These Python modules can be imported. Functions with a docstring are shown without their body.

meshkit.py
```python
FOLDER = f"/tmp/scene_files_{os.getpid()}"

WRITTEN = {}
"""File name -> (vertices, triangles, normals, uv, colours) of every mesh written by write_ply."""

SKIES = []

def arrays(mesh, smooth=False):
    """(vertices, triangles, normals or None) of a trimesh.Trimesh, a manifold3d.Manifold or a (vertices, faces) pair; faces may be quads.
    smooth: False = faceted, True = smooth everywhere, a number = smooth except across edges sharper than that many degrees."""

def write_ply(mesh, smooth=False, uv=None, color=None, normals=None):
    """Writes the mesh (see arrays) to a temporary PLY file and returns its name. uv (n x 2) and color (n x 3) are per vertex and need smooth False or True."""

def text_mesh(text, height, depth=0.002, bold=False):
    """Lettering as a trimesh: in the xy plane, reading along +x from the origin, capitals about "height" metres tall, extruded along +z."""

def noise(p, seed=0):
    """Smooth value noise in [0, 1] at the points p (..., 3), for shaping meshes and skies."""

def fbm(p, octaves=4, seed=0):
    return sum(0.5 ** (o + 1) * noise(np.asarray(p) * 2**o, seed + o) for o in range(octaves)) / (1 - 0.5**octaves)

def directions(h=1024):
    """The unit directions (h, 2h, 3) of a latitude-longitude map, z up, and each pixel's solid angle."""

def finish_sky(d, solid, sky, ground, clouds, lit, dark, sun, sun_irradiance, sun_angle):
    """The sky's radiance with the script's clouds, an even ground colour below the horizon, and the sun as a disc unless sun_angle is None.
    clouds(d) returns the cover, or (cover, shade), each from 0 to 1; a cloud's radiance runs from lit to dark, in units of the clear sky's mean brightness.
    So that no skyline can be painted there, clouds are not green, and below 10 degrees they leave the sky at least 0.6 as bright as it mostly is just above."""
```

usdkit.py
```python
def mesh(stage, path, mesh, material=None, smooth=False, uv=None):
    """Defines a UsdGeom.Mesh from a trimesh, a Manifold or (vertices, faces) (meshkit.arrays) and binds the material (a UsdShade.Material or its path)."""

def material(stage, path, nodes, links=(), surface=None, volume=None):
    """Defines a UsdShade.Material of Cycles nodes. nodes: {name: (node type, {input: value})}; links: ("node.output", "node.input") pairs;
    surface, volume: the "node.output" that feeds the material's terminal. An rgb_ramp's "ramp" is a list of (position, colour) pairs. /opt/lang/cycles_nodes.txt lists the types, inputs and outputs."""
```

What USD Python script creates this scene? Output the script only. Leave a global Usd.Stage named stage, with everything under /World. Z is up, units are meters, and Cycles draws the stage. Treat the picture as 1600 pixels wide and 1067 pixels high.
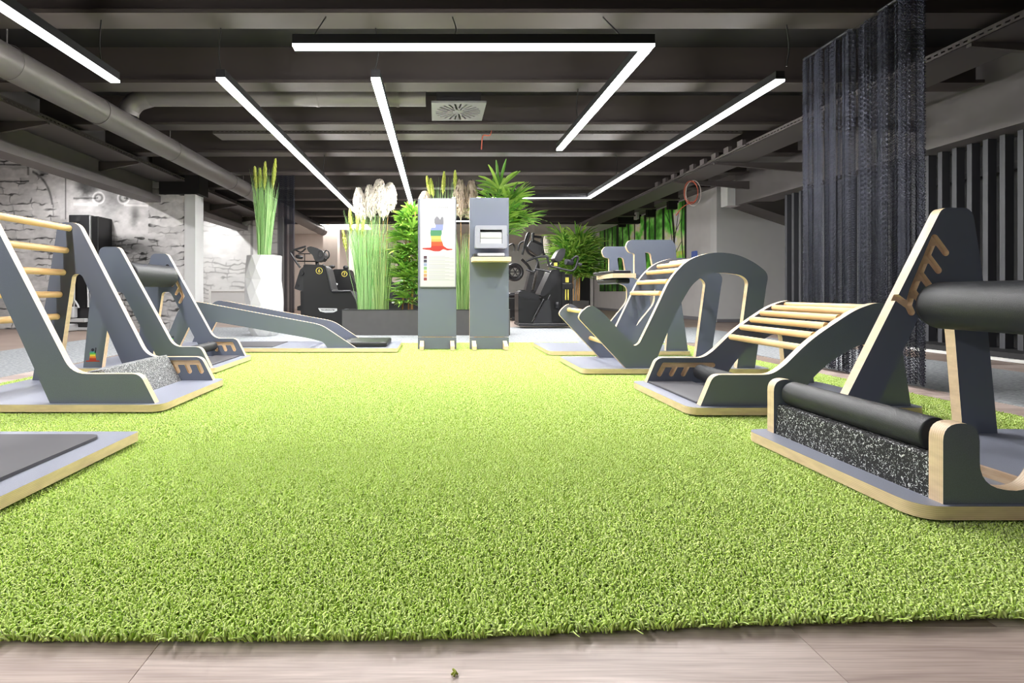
import math, random
import numpy as np
import trimesh
from shapely.geometry import Polygon, Point, LineString, box as sbox
from shapely.ops import unary_union
from pxr import Usd, UsdGeom, UsdShade, UsdLux, Sdf, Gf, Vt
import usdkit, meshkit

stage = Usd.Stage.CreateInMemory()
UsdGeom.SetStageUpAxis(stage, 'Z')
UsdGeom.SetStageMetersPerUnit(stage, 1.0)
UsdGeom.Xform.Define(stage, '/World')
T = Sdf.ValueTypeNames

# ------------------------------------------------------------------ camera, light, exposure
EYE = 0.66                      # camera height, looking straight along +y
LAMP = 31.0                     # radiance of the pendant strips
EXPOSURE = 1.85
cam = UsdGeom.Camera.Define(stage, '/World/camera')
cam.CreateFocalLengthAttr(18.0)
cam.CreateHorizontalApertureAttr(36.0)
cam.CreateVerticalApertureAttr(24.0)
cam.CreateHorizontalApertureOffsetAttr(118.0 / 1600 * 36)
cam.CreateVerticalApertureOffsetAttr(-77.5 / 1600 * 36)
cam.CreateClippingRangeAttr(Gf.Vec2f(0.05, 200))
cam.CreateExposureAttr(EXPOSURE)
_m = Gf.Matrix4d(1, 0, 0, 0, 0, 0, 1, 0, 0, -1, 0, 0, 0, 0, EYE, 1)
cam.AddTransformOp().Set(_m)
dome = UsdLux.DomeLight.Define(stage, '/World/ambient')
dome.CreateIntensityAttr(0.02)

rng = np.random.default_rng(7)
random.seed(7)


def P(px, py, Y):
    """photo pixel at distance Y -> world x, z"""
    return (px - 682.0) * Y / 800.0, EYE - (py - 456.0) * Y / 800.0


def lin(r, g, b):
    f = lambda c: c / 12.92 if c <= 0.04045 else ((c + 0.055) / 1.055) ** 2.4
    return tuple(f(c / 255.0) for c in (r, g, b))


# ------------------------------------------------------------------ materials
L = '/World/Looks/'
M = {}


def simple(name, col, rough=0.5, metal=0.0, bump=0.0, bscale=60.0, vary=0.0, vscale=6.0, spec=0.5, **extra):
    nodes = {'p': ('principled_bsdf', dict(base_color=col, roughness=rough, metallic=metal, specular_ior_level=spec, **extra))}
    links = []
    if vary or bump:
        nodes['g'] = ('geometry', {})
    if vary:
        nodes['n'] = ('noise_texture', {'scale': vscale, 'detail': 4.0})
        nodes['r'] = ('rgb_ramp', {'ramp': [(0.25, tuple(c * (1 - vary) for c in col)), (0.75, tuple(min(1, c * (1 + vary)) for c in col))]})
        links += [('g.position', 'n.vector'), ('n.fac', 'r.fac'), ('r.color', 'p.base_color')]
    if bump:
        nodes['bn'] = ('noise_texture', {'scale': bscale, 'detail': 3.0})
        nodes['b'] = ('bump', {'strength': bump, 'distance': 0.01})
        links += [('g.position', 'bn.vector'), ('bn.fac', 'b.height'), ('b.normal', 'p.normal')]
    M[name] = usdkit.material(stage, L + name, nodes, links, surface='p.BSDF')
    return M[name]


def emitter(name, col, strength):
    M[name] = usdkit.material(stage, L + name, {'e': ('emission', {'color': col, 'strength': strength})}, [], surface='e.emission')


def wood(name, c0, c1, stretch=(1.5, 22, 22), rough=0.5, scale=1.0):
    M[name] = usdkit.material(stage, L + name, {
        'g': ('geometry', {}), 'm': ('mapping', {'scale': stretch}),
        'n': ('noise_texture', {'scale': scale, 'detail': 5.0, 'distortion': 0.6}),
        'r': ('rgb_ramp', {'ramp': [(0.3, c0), (0.7, c1)]}),
        'p': ('principled_bsdf', {'roughness': rough})},
        [('g.position', 'm.vector'), ('m.vector', 'n.vector'), ('n.fac', 'r.fac'), ('r.color', 'p.base_color')], surface='p.BSDF')


def laminate(name, col):
    """coated plywood: laminate on the faces, birch layers on the cut edges (told apart by the mesh's own 'edge' attribute)"""
    birch, glue = lin(238, 212, 180), lin(219, 184, 144)
    M[name] = usdkit.material(stage, L + name, {
        'e': ('attribute', {'attribute': 'edge'}), 'a': ('attribute', {'attribute': 'across'}),
        'mul': ('math', {'math_type': 'multiply', 'value2': 7.0}), 'fr': ('math', {'math_type': 'fraction'}),
        'pl': ('rgb_ramp', {'ramp': [(0.0, birch), (0.72, birch), (0.84, glue), (0.94, glue), (1.0, birch)]}),
        'g': ('geometry', {}), 'm': ('mapping', {'scale': (14, 14, 60)}),
        'n': ('noise_texture', {'scale': 1.0, 'detail': 3.0}),
        'nr': ('rgb_ramp', {'ramp': [(0.3, (0.86, 0.84, 0.82)), (0.7, (1, 1, 1))]}),
        'mm': ('mix', {'mix_type': 'multiply', 'fac': 1.0}),
        'fn': ('noise_texture', {'scale': 350.0, 'detail': 1.0}),
        'fr2': ('rgb_ramp', {'ramp': [(0.3, tuple(c * 0.93 for c in col)), (0.7, tuple(c * 1.07 for c in col))]}),
        'mx': ('mix', {}), 'p': ('principled_bsdf', {'roughness': 0.42})},
        [('a.fac', 'mul.value1'), ('mul.value', 'fr.value1'), ('fr.value', 'pl.fac'),
         ('g.position', 'm.vector'), ('m.vector', 'n.vector'), ('n.fac', 'nr.fac'), ('pl.color', 'mm.color1'), ('nr.color', 'mm.color2'),
         ('g.position', 'fn.vector'), ('fn.fac', 'fr2.fac'),
         ('e.fac', 'mx.fac'), ('fr2.color', 'mx.color1'), ('mm.color', 'mx.color2'), ('mx.color', 'p.base_color')], surface='p.BSDF')


def printed(name, rough=0.6):
    """flat print carried by the mesh's vertices"""
    M[name] = usdkit.material(stage, L + name, {
        'a': ('attribute', {'attribute': 'print'}), 'p': ('principled_bsdf', {'roughness': rough, 'specular_ior_level': 0.3})},
        [('a.color', 'p.base_color')], surface='p.BSDF')


laminate('grey_laminate', lin(104, 110, 126))
laminate('plate_laminate_lit', lin(142, 146, 161))  # side panel laminate lightened: lamp sheen on the flat plates put into the colour
wood('pine', lin(226, 180, 122), lin(243, 205, 152), (30, 3, 30), 0.45)
wood('birch_ply', lin(226, 190, 150), lin(240, 212, 178), (20, 20, 80), 0.5)
simple('black_foam', lin(47, 48, 52), 0.5, bump=0.15, bscale=500)
simple('black_vinyl', lin(32, 32, 36), 0.38)
simple('mat_rubber', lin(84, 83, 88), 0.55)
simple('ceiling_paint', lin(28, 26, 27), 0.75, vary=0.12, vscale=2)
simple('beam_paint', lin(64, 57, 55), 0.6, vary=0.08, vscale=1.5)
simple('girder_paint', lin(108, 103, 103), 0.6, vary=0.05)
simple('duct_metal', lin(110, 105, 104), 0.42, 0.4, vary=0.06, vscale=1.2)
simple('tray_metal', lin(94, 88, 87), 0.5, 0.3)
simple('dark_metal', lin(40, 40, 42), 0.45, 0.5)
simple('wall_grey', lin(208, 206, 206), 0.7, bump=0.05, bscale=90, vary=0.03)
simple('wall_light', lin(214, 214, 214), 0.7, vary=0.02)
simple('wall_beige', lin(216, 204, 196), 0.75, vary=0.04)
simple('wall_dark', lin(44, 44, 46), 0.7)
simple('slat_paint', lin(74, 75, 80), 0.5)
simple('white_paint', lin(235, 235, 233), 0.5)
simple('white_ceramic', lin(214, 214, 214), 0.35)
simple('planter_grey', lin(78, 77, 77), 0.5, vary=0.06, vscale=9)
simple('bark', lin(70, 46, 34), 0.9, bump=0.8, bscale=60, vary=0.4, vscale=70)
simple('machine_black', lin(21, 21, 23), 0.4)
simple('machine_shell', lin(42, 42, 45), 0.4)
simple('machine_tube', lin(48, 48, 51), 0.35, 0.3)
simple('yellow', lin(222, 206, 90), 0.5)
simple('silver', lin(205, 206, 208), 0.4, 0.2)
simple('dispenser_grey', lin(150, 152, 164), 0.45)
simple('paper_white', lin(190, 190, 193), 0.8)
simple('frame_grey', lin(150, 150, 158), 0.4, 0.4)
simple('diffuser_grey', lin(112, 110, 112), 0.5)
simple('cable_black', lin(28, 28, 28), 0.6)
simple('scrap_green', lin(150, 160, 60), 0.8)
simple('cable_red', lin(196, 96, 72), 0.5)
simple('cable_white', lin(214, 206, 200), 0.5)
simple('blue_plastic', lin(96, 122, 206), 0.4)
simple('subfloor', lin(150, 132, 122), 0.55, vary=0.1, vscale=3)
simple('rug_backing', lin(130, 160, 50), 0.9)
simple('ink_grey', lin(158, 158, 162), 0.8)
simple('chain_metal', lin(52, 54, 66), 0.28, 0.8)
simple('cane', lin(196, 150, 92), 0.6, vary=0.2, vscale=20)
emitter('strip_light', (1.0, 0.985, 0.97), LAMP)
emitter('panel_light', (1.0, 0.95, 0.9), 3.5)
emitter('aisle_strip', (1.0, 0.985, 0.97), 20.0)
printed('print_paper')


def leafy(name, c0, c1):
    M[name] = usdkit.material(stage, L + name, {
        'g': ('attribute', {'attribute': 'tone'}), 'r': ('rgb_ramp', {'ramp': [(0.0, c0), (1.0, c1)]}),
        'p': ('principled_bsdf', {'roughness': 0.45}), 't': ('translucent_bsdf', {}), 'x': ('mix_closure', {'fac': 0.18})},
        [('g.fac', 'r.fac'), ('r.color', 'p.base_color'), ('r.color', 't.color'), ('p.BSDF', 'x.closure1'), ('t.BSDF', 'x.closure2')], surface='x.closure')


leafy('reed_green', lin(112, 170, 92), lin(190, 222, 156))
leafy('grass_dark', lin(96, 140, 70), lin(178, 204, 132))
leafy('palm_green', lin(66, 138, 44), lin(186, 222, 104))

leafy('seed_lime', lin(190, 206, 84), lin(226, 228, 130))
leafy('plume', lin(246, 238, 224), lin(252, 246, 236))
leafy('plume_tan', lin(226, 208, 186), lin(244, 230, 212))

# green shag yarn, each yarn a little different
M['yarn'] = usdkit.material(stage, L + 'yarn', {
    'g': ('attribute', {'attribute': 'tone'}), 'r': ('rgb_ramp', {'ramp': [(0.0, lin(192, 224, 96)), (0.5, lin(210, 236, 120)), (1.0, lin(224, 244, 150))]}),
    'p': ('principled_bsdf', {'roughness': 0.85, 'specular_ior_level': 0.2, 'sheen_weight': 0.3})},
    [('g.fac', 'r.fac'), ('r.color', 'p.base_color')], surface='p.BSDF')

# speckled rubber granulate
M['speckled_rubber'] = usdkit.material(stage, L + 'speckled_rubber', {
    'g': ('geometry', {}), 'mp': ('mapping', {'scale': (1, 1, 1)}),
    'nd': ('noise_texture', {'scale': 240.0, 'detail': 2.0}), 'v': ('noise_texture', {'scale': 150.0, 'detail': 1.5, 'distortion': 1.2}),
    'r': ('rgb_ramp', {'ramp': [(0.0, lin(28, 29, 31)), (0.585, lin(34, 35, 37)), (0.63, lin(206, 208, 210)), (1.0, lin(225, 225, 226))]}),
    'b': ('bump', {'strength': 0.5, 'distance': 0.004}), 'p': ('principled_bsdf', {'roughness': 0.75})},
    [('g.position', 'v.vector'), ('g.position', 'nd.vector'), ('v.fac', 'r.fac'), ('r.color', 'p.base_color'), ('nd.fac', 'b.height'), ('b.normal', 'p.normal')], surface='p.BSDF')

M['speckled_rubber_lit'] = usdkit.material(stage, L + 'speckled_rubber_lit', {  # same granulate in lighter tones, grazing sheen on the wedge painted in
    'g': ('geometry', {}), 'mp': ('mapping', {'scale': (1, 1, 1)}),
    'nd': ('noise_texture', {'scale': 240.0, 'detail': 2.0}), 'v': ('noise_texture', {'scale': 150.0, 'detail': 1.5, 'distortion': 1.2}),
    'r': ('rgb_ramp', {'ramp': [(0.0, lin(74, 76, 78)), (0.52, lin(96, 98, 100)), (0.60, lin(186, 188, 190)), (1.0, lin(205, 205, 206))]}),
    'b': ('bump', {'strength': 0.5, 'distance': 0.004}), 'p': ('principled_bsdf', {'roughness': 0.75})},
    [('g.position', 'v.vector'), ('g.position', 'nd.vector'), ('v.fac', 'r.fac'), ('r.color', 'p.base_color'), ('nd.fac', 'b.height'), ('b.normal', 'p.normal')], surface='p.BSDF')

# grey flecked carpet tile
M['grey_carpet'] = usdkit.material(stage, L + 'grey_carpet', {
    'g': ('geometry', {}), 'm': ('mapping', {'scale': (30, 120, 30)}), 'n': ('noise_texture', {'scale': 1.0, 'detail': 4.0}),
    'r': ('rgb_ramp', {'ramp': [(0.3, lin(120, 124, 128)), (0.5, lin(160, 164, 168)), (0.72, lin(196, 198, 201))]}),
    'p': ('principled_bsdf', {'roughness': 0.95, 'specular_ior_level': 0.1})},
    [('g.position', 'm.vector'), ('m.vector', 'n.vector'), ('n.fac', 'r.fac'), ('r.color', 'p.base_color')], surface='p.BSDF')

# vinyl planks: grain along x, three tones
for k, (a, b) in enumerate([((170, 151, 143), (202, 184, 175)), ((182, 164, 156), (216, 199, 191)), ((156, 136, 128), (188, 169, 160))]):
    M['plank%d' % k] = usdkit.material(stage, L + 'vinyl_plank_%d' % k, {
        'g': ('geometry', {}), 'm': ('mapping', {'scale': (2.2, 26, 1), 'location': (k * 3.1, k * 1.7, 0)}),
        'n': ('noise_texture', {'scale': 1.0, 'detail': 6.0, 'distortion': 1.1}),
        'm2': ('mapping', {'scale': (5, 210, 1)}), 'n2': ('noise_texture', {'scale': 1.0, 'detail': 2.0}),
        'r': ('rgb_ramp', {'ramp': [(0.28, lin(*a)), (0.7, lin(*b))]}),
        'r2': ('rgb_ramp', {'ramp': [(0.34, (0.74, 0.71, 0.69)), (0.58, (1, 1, 1))]}), 'x': ('mix', {'mix_type': 'multiply', 'fac': 0.7}),
        'p': ('principled_bsdf', {'roughness': 0.42, 'specular_ior_level': 0.35})},
        [('g.position', 'm.vector'), ('m.vector', 'n.vector'), ('n.fac', 'r.fac'), ('g.position', 'm2.vector'), ('m2.vector', 'n2.vector'), ('n2.fac', 'r2.fac'),
         ('r.color', 'x.color1'), ('r2.color', 'x.color2'), ('x.color', 'p.base_color')], surface='p.BSDF')

# ------------------------------------------------------------------ scene helpers
used = {}
LEAFY = {'reed_green', 'grass_dark', 'palm_green', 'plume', 'plume_tan', 'seed_lime'}


def numbered(parent, name):
    k = used.get((parent, name), 0)
    used[(parent, name)] = k + 1
    return name if k == 0 else '%s_%03d' % (name, k)


def tones(v, f, seed=1):
    """one random value per connected piece (a yarn, a leaf), on its vertices"""
    from scipy.sparse import coo_matrix
    from scipy.sparse.csgraph import connected_components
    f = np.asarray(f)
    a = np.concatenate([f[:, 0], f[:, 1]])
    b = np.concatenate([f[:, 1], f[:, 2]])
    n, lab = connected_components(coo_matrix((np.ones(len(a)), (a, b)), shape=(len(v), len(v))), directed=False)
    return np.random.default_rng(seed).uniform(0, 1, n)[lab]


class Thing:
    def __init__(self, path, origin):
        self.path, self.o = path, np.asarray(origin, float)

    def prim(self):
        return stage.GetPrimAtPath(self.path)


def thing(name, label, cat, origin=(0, 0, 0), group=None, kind=None):
    path = '/World/' + numbered('/World', name)
    x = UsdGeom.Xform.Define(stage, path)
    x.AddTranslateOp().Set(Gf.Vec3d(*map(float, origin)))
    tag(x.GetPrim(), label, cat, group, kind)
    return Thing(path, origin)


def tag(prim, label=None, cat=None, group=None, kind=None):
    for k, v in (('label', label), ('category', cat), ('group', group), ('kind', kind)):
        if v:
            prim.SetCustomDataByKey(k, v)


def put(path, v, f, mat, n=None, pv=None):
    m = UsdGeom.Mesh.Define(stage, path)
    m.CreatePointsAttr(Vt.Vec3fArray.FromNumpy(np.ascontiguousarray(v, np.float32)))
    m.CreateFaceVertexCountsAttr(Vt.IntArray.FromNumpy(np.full(len(f), f.shape[1], np.int32)))
    m.CreateFaceVertexIndicesAttr(Vt.IntArray.FromNumpy(np.ascontiguousarray(f, np.int32).ravel()))
    m.CreateSubdivisionSchemeAttr('none')
    if n is not None:
        m.CreateNormalsAttr(Vt.Vec3fArray.FromNumpy(np.ascontiguousarray(n, np.float32)))
        m.SetNormalsInterpolation('vertex')
    for k, a in (pv or {}).items():
        a = np.asarray(a, np.float32)
        if a.ndim == 2:
            UsdGeom.PrimvarsAPI(m).CreatePrimvar(k, T.Color3fArray, 'vertex').Set(Vt.Vec3fArray.FromNumpy(a))
        else:
            UsdGeom.PrimvarsAPI(m).CreatePrimvar(k, T.FloatArray, 'vertex').Set(Vt.FloatArray.FromNumpy(a))
    UsdShade.MaterialBindingAPI.Apply(m.GetPrim()).Bind(mat if not isinstance(mat, str) else M[mat])
    return m


def part(parent, name, mesh, mat, smooth=35, label=None, kind=None):
    """mesh in world coordinates as a child of a Thing (or of a part: pass a Thing made by sub)"""
    path = parent.path + '/' + numbered(parent.path, name)
    v, f, n = meshkit.arrays(mesh, smooth)
    pv = {'tone': tones(v, f, len(v))} if mat in LEAFY else None
    m = put(path, v - parent.o, f, mat, n, pv)
    tag(m.GetPrim(), label=label, kind=kind)
    return Thing(path, parent.o)


def solo(name, mesh, mat, label=None, cat=None, group=None, kind=None, smooth=35):
    path = '/World/' + numbered('/World', name)
    v, f, n = meshkit.arrays(mesh, smooth)
    c = v.mean(0) * [1, 1, 0] + [0, 0, v[:, 2].min()]
    m = put(path, v - c, f, mat, n)
    m.AddTranslateOp().Set(Gf.Vec3d(*map(float, c)))
    tag(m.GetPrim(), label, cat, group, kind)
    return Thing(path, c)


# ------------------------------------------------------------------ mesh helpers
def cat_(ms):
    return trimesh.util.concatenate([m for m in ms if m is not None])


def bx(x0, x1, y0, y1, z0, z1):
    m = trimesh.creation.box([x1 - x0, y1 - y0, z1 - z0])
    m.apply_translation([(x0 + x1) / 2, (y0 + y1) / 2, (z0 + z1) / 2])
    return m


def rbx(x0, x1, y0, y1, z0, z1, r=0.01, n=3):
    """box with rounded edges"""
    r = min(r, (x1 - x0) / 2.01, (y1 - y0) / 2.01, (z1 - z0) / 2.01)
    s = trimesh.creation.uv_sphere(radius=r, count=[4 * n, 4 * n])
    v = []
    for cx in (x0 + r, x1 - r):
        for cy in (y0 + r, y1 - r):
            for cz in (z0 + r, z1 - r):
                v.append(s.vertices + [cx, cy, cz])
    return trimesh.convex.convex_hull(np.vstack(v))


def tube(pts, r, n=10, closed=False, caps=True):
    p = np.asarray(pts, float)
    k = len(p)
    r = np.broadcast_to(np.asarray(r, float), (k,))
    t = np.gradient(p, axis=0) if not closed else np.roll(p, -1, 0) - np.roll(p, 1, 0)
    t /= np.linalg.norm(t, axis=1, keepdims=True) + 1e-12
    a = np.cross(t[0], [0, 0, 1.0] if abs(t[0][2]) < 0.9 else [1.0, 0, 0])
    a /= np.linalg.norm(a)
    A = []
    for i in range(k):
        a = a - t[i] * np.dot(a, t[i])
        a /= np.linalg.norm(a) + 1e-12
        A.append(a.copy())
    A = np.array(A)
    B = np.cross(t, A)
    g = np.arange(n) * 2 * np.pi / n
    v = (p[:, None] + r[:, None, None] * (np.cos(g)[None, :, None] * A[:, None] + np.sin(g)[None, :, None] * B[:, None])).reshape(-1, 3)
    f = []
    for i in range(k if closed else k - 1):
        for j in range(n):
            a0, a1 = i * n + j, i * n + (j + 1) % n
            b0, b1 = ((i + 1) % k) * n + j, ((i + 1) % k) * n + (j + 1) % n
            f += [(a0, a1, b1), (a0, b1, b0)]
    if caps and not closed:
        v = np.vstack([v, p[0], p[-1]])
        for j in range(n):
            f.append((k * n, (j + 1) % n, j))
            f.append((k * n + 1, (k - 1) * n + j, (k - 1) * n + (j + 1) % n))
    return trimesh.Trimesh(v, np.array(f), process=False)


def rod(p0, p1, r, n=16, bevel=0.0):
    p0, p1 = np.asarray(p0, float), np.asarray(p1, float)
    if not bevel:
        return tube([p0, p1], r, n)
    d = (p1 - p0) / np.linalg.norm(p1 - p0)
    c = 1 - math.sqrt(0.5)
    return tube([p0, p0 + d * bevel * c, p0 + d * bevel, p1 - d * bevel, p1 - d * bevel * c, p1], [r - bevel, r - bevel * c, r, r, r - bevel * c, r - bevel], n)


def smooth_path(pts, n=8):
    """Catmull-Rom through the points"""
    p = np.asarray(pts, float)
    q = np.vstack([2 * p[0] - p[1], p, 2 * p[-1] - p[-2]])
    out = []
    for i in range(1, len(q) - 2):
        for s in np.arange(n) / n:
            a, b, c, d = q[i - 1], q[i], q[i + 1], q[i + 2]
            out.append(0.5 * (2 * b + (c - a) * s + (2 * a - 5 * b + 4 * c - d) * s * s + (3 * b - a - 3 * c + d) * s ** 3))
    out.append(p[-1])
    return np.array(out)


def rounded(pts, n=7):
    """polygon points (u, w, d): corner rounded over the distance d"""
    out = []
    k = len(pts)
    for i in range(k):
        a, b, c = (np.array(pts[(i + j) % k][:2], float) for j in (-1, 0, 1))
        d = pts[i][2] if len(pts[i]) > 2 else 0
        la, lc = np.linalg.norm(a - b), np.linalg.norm(c - b)
        d = min(d, 0.5 * la, 0.5 * lc)
        if d < 1e-4:
            out.append(b)
            continue
        s, e = b + (a - b) * d / la, b + (c - b) * d / lc
        for t in np.linspace(0, 1, n):
            out.append((1 - t) ** 2 * s + 2 * t * (1 - t) * b + t * t * e)
    return Polygon(np.array(out)).buffer(0)


def extrude(poly, axis, a0, a1):
    """(v, f, n, edge, across) of a sheet: polygon in the two other axes, thickness a0..a1 along axis"""
    mp = {'y': lambda q, a: np.stack([q[:, 0], a, q[:, 1]], 1), 'z': lambda q, a: np.stack([q[:, 0], q[:, 1], a], 1), 'x': lambda q, a: np.stack([a, q[:, 0], q[:, 1]], 1)}[axis]
    V, F, N, E, A = [], [], [], [], []
    off = 0
    polys = getattr(poly, 'geoms', [poly])
    for po in polys:
        v2, f2 = map(np.array, trimesh.creation.triangulate_polygon(po, engine='earcut'))
        for a, s in ((a0, -1), (a1, 1)):
            v = mp(v2, np.full(len(v2), a))
            nn = np.zeros((len(v2), 3))
            nn[:, 'xyz'.index(axis)] = s
            f = np.array(f2)
            fn = np.cross(v[f[:, 1]] - v[f[:, 0]], v[f[:, 2]] - v[f[:, 0]])
            flip = (fn * nn[f[:, 0]]).sum(1) < 0
            f[flip] = f[flip][:, ::-1]
            V.append(v), F.append(f + off), N.append(nn), E.append(np.zeros(len(v))), A.append(np.full(len(v), 0.0 if s < 0 else 1.0))
            off += len(v)
        for ri, ring in enumerate([po.exterior] + list(po.interiors)):
            q = np.array(ring.coords)[:-1]
            area = 0.5 * np.sum(q[:, 0] * np.roll(q[:, 1], -1) - np.roll(q[:, 0], -1) * q[:, 1])
            if (area < 0) == (ri == 0):
                q = q[::-1]
            k = len(q)
            d = np.roll(q, -1, 0) - q
            d /= np.linalg.norm(d, axis=1, keepdims=True) + 1e-12
            sn = np.stack([d[:, 1], -d[:, 0]], 1)          # outward for a counter-clockwise outer ring
            for i in range(k):
                j = (i + 1) % k
                n0 = sn[i] + sn[i - 1] if sn[i] @ sn[i - 1] > 0.8 else sn[i]
                n1 = sn[i] + sn[j] if sn[i] @ sn[j] > 0.8 else sn[i]
                qq = np.array([q[i], q[j], q[j], q[i]])
                aa = np.array([a0, a0, a1, a1])
                v = mp(qq, aa)
                n2 = np.array([n0, n1, n1, n0])
                n2 /= np.linalg.norm(n2, axis=1, keepdims=True)
                nn = mp(n2, np.zeros(4))
                f = np.array([[0, 1, 2], [0, 2, 3]])
                fn = np.cross(v[1] - v[0], v[2] - v[0])
                if fn @ nn[0] < 0:
                    f = f[:, ::-1]
                V.append(v), F.append(f + off), N.append(nn), E.append(np.ones(4)), A.append(np.array([0, 0, 1, 1.0]))
                off += 4
    return np.vstack(V), np.vstack(F), np.vstack(N), np.concatenate(E), np.concatenate(A)


def sheet(parent, name, poly, axis, a0, a1, mat='grey_laminate', label=None):
    v, f, n, e, a = extrude(poly, axis, a0, a1)
    path = parent.path + '/' + numbered(parent.path, name)
    m = put(path, v - parent.o, f, mat, n, {'edge': e, 'across': a})
    tag(m.GetPrim(), label=label)
    return Thing(path, parent.o)


def grooved(parent, name, poly, groove, y0, inner, depth=0.022, mat='grey_laminate'):
    """panel TH thick in the xz plane with a comb groove milled into its inner face (inner = -1: the face towards -y)"""
    y1 = y0 + TH
    ys = (y0, y0 + depth, y0 + depth) if inner < 0 else (y1 - depth, y1, y1 - depth)
    cut = extrude(poly.difference(groove), 'y', ys[0], ys[1])
    back = extrude(poly, 'y', *((y0 + depth, y1) if inner < 0 else (y0, y1 - depth)))
    e = 0.0006
    bed = extrude(groove.intersection(poly), 'y', ys[2] - e, ys[2] + e)
    bed = (bed[0], bed[1], bed[2], np.ones(len(bed[3])), np.full(len(bed[4]), 0.3))
    V, F, N, E, A, o = [], [], [], [], [], 0
    for v, f, n, ed, ac in (cut, back, bed):
        V.append(v), F.append(f + o), N.append(n), E.append(ed)
        A.append((v[:, 1] - y0) / TH if ac is not bed[4] else ac)
        o += len(v)
    path = parent.path + '/' + numbered(parent.path, name)
    put(path, np.vstack(V) - parent.o, np.vstack(F), mat, np.vstack(N), {'edge': np.concatenate(E), 'across': np.concatenate(A)})


def solid(poly, axis, a0, a1):
    v, f, n, e, a = extrude(poly, axis, a0, a1)
    return trimesh.Trimesh(v, f, process=False)


def comb(p_start, p_end, n, slot, r, extra=()):
    """a slot cut into a panel: a channel with n hooks leaving it along the vector slot"""
    a, b = np.array(p_start, float), np.array(p_end, float)
    s = [LineString([a, b]).buffer(r)]
    for t in np.linspace(0, 1, n):
        c = a + (b - a) * t
        s.append(LineString([c, c + np.array(slot)]).buffer(r))
    for e in extra:
        s.append(LineString(e).buffer(r))
    return unary_union(s).buffer(0.004).buffer(-0.004)


def printed_grid(path_parent, name, corner, du, dv, colors, solo_tags=None):
    """colours (rows, cols, 3) linear on a flat grid: corner + col*du + row*dv; the face looks along du x dv"""
    h, w = colors.shape[:2]
    i, j = np.meshgrid(np.arange(h), np.arange(w), indexing='ij')
    v = np.asarray(corner)[None] + j.reshape(-1, 1) * np.asarray(du)[None] + i.reshape(-1, 1) * np.asarray(dv)[None]
    k = (i * w + j)[:-1, :-1].ravel()
    f = np.vstack([np.stack([k, k + 1, k + w + 1], 1), np.stack([k, k + w + 1, k + w], 1)])
    n = np.cross(du, dv)
    n = np.tile(n / np.linalg.norm(n), (len(v), 1))
    path = path_parent.path + '/' + numbered(path_parent.path, name)
    return put(path, v - path_parent.o, f, 'print_paper', n, {'print': colors.reshape(-1, 3)})


def lin_arr(c):
    c = np.clip(np.asarray(c, float) / 255.0, 0, 1)
    return np.where(c <= 0.04045, c / 12.92, ((c + 0.055) / 1.055) ** 2.4)


def text_xz(text, height, x, y, z, depth=0.002, bold=False, center=True):
    m = meshkit.text_mesh(text, height, depth, bold)
    v = np.array(m.vertices)
    if center:
        v[:, 0] -= (v[:, 0].min() + v[:, 0].max()) / 2
        v[:, 1] -= (v[:, 1].min() + v[:, 1].max()) / 2
    return trimesh.Trimesh(np.stack([v[:, 0] + x, y - v[:, 2], v[:, 1] + z], 1), m.faces, process=False)


#@@STRUCTURE
# ================================================================== the room
Z_SLAB, Z_BEAM = 3.11, EYE + 2.06

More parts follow.
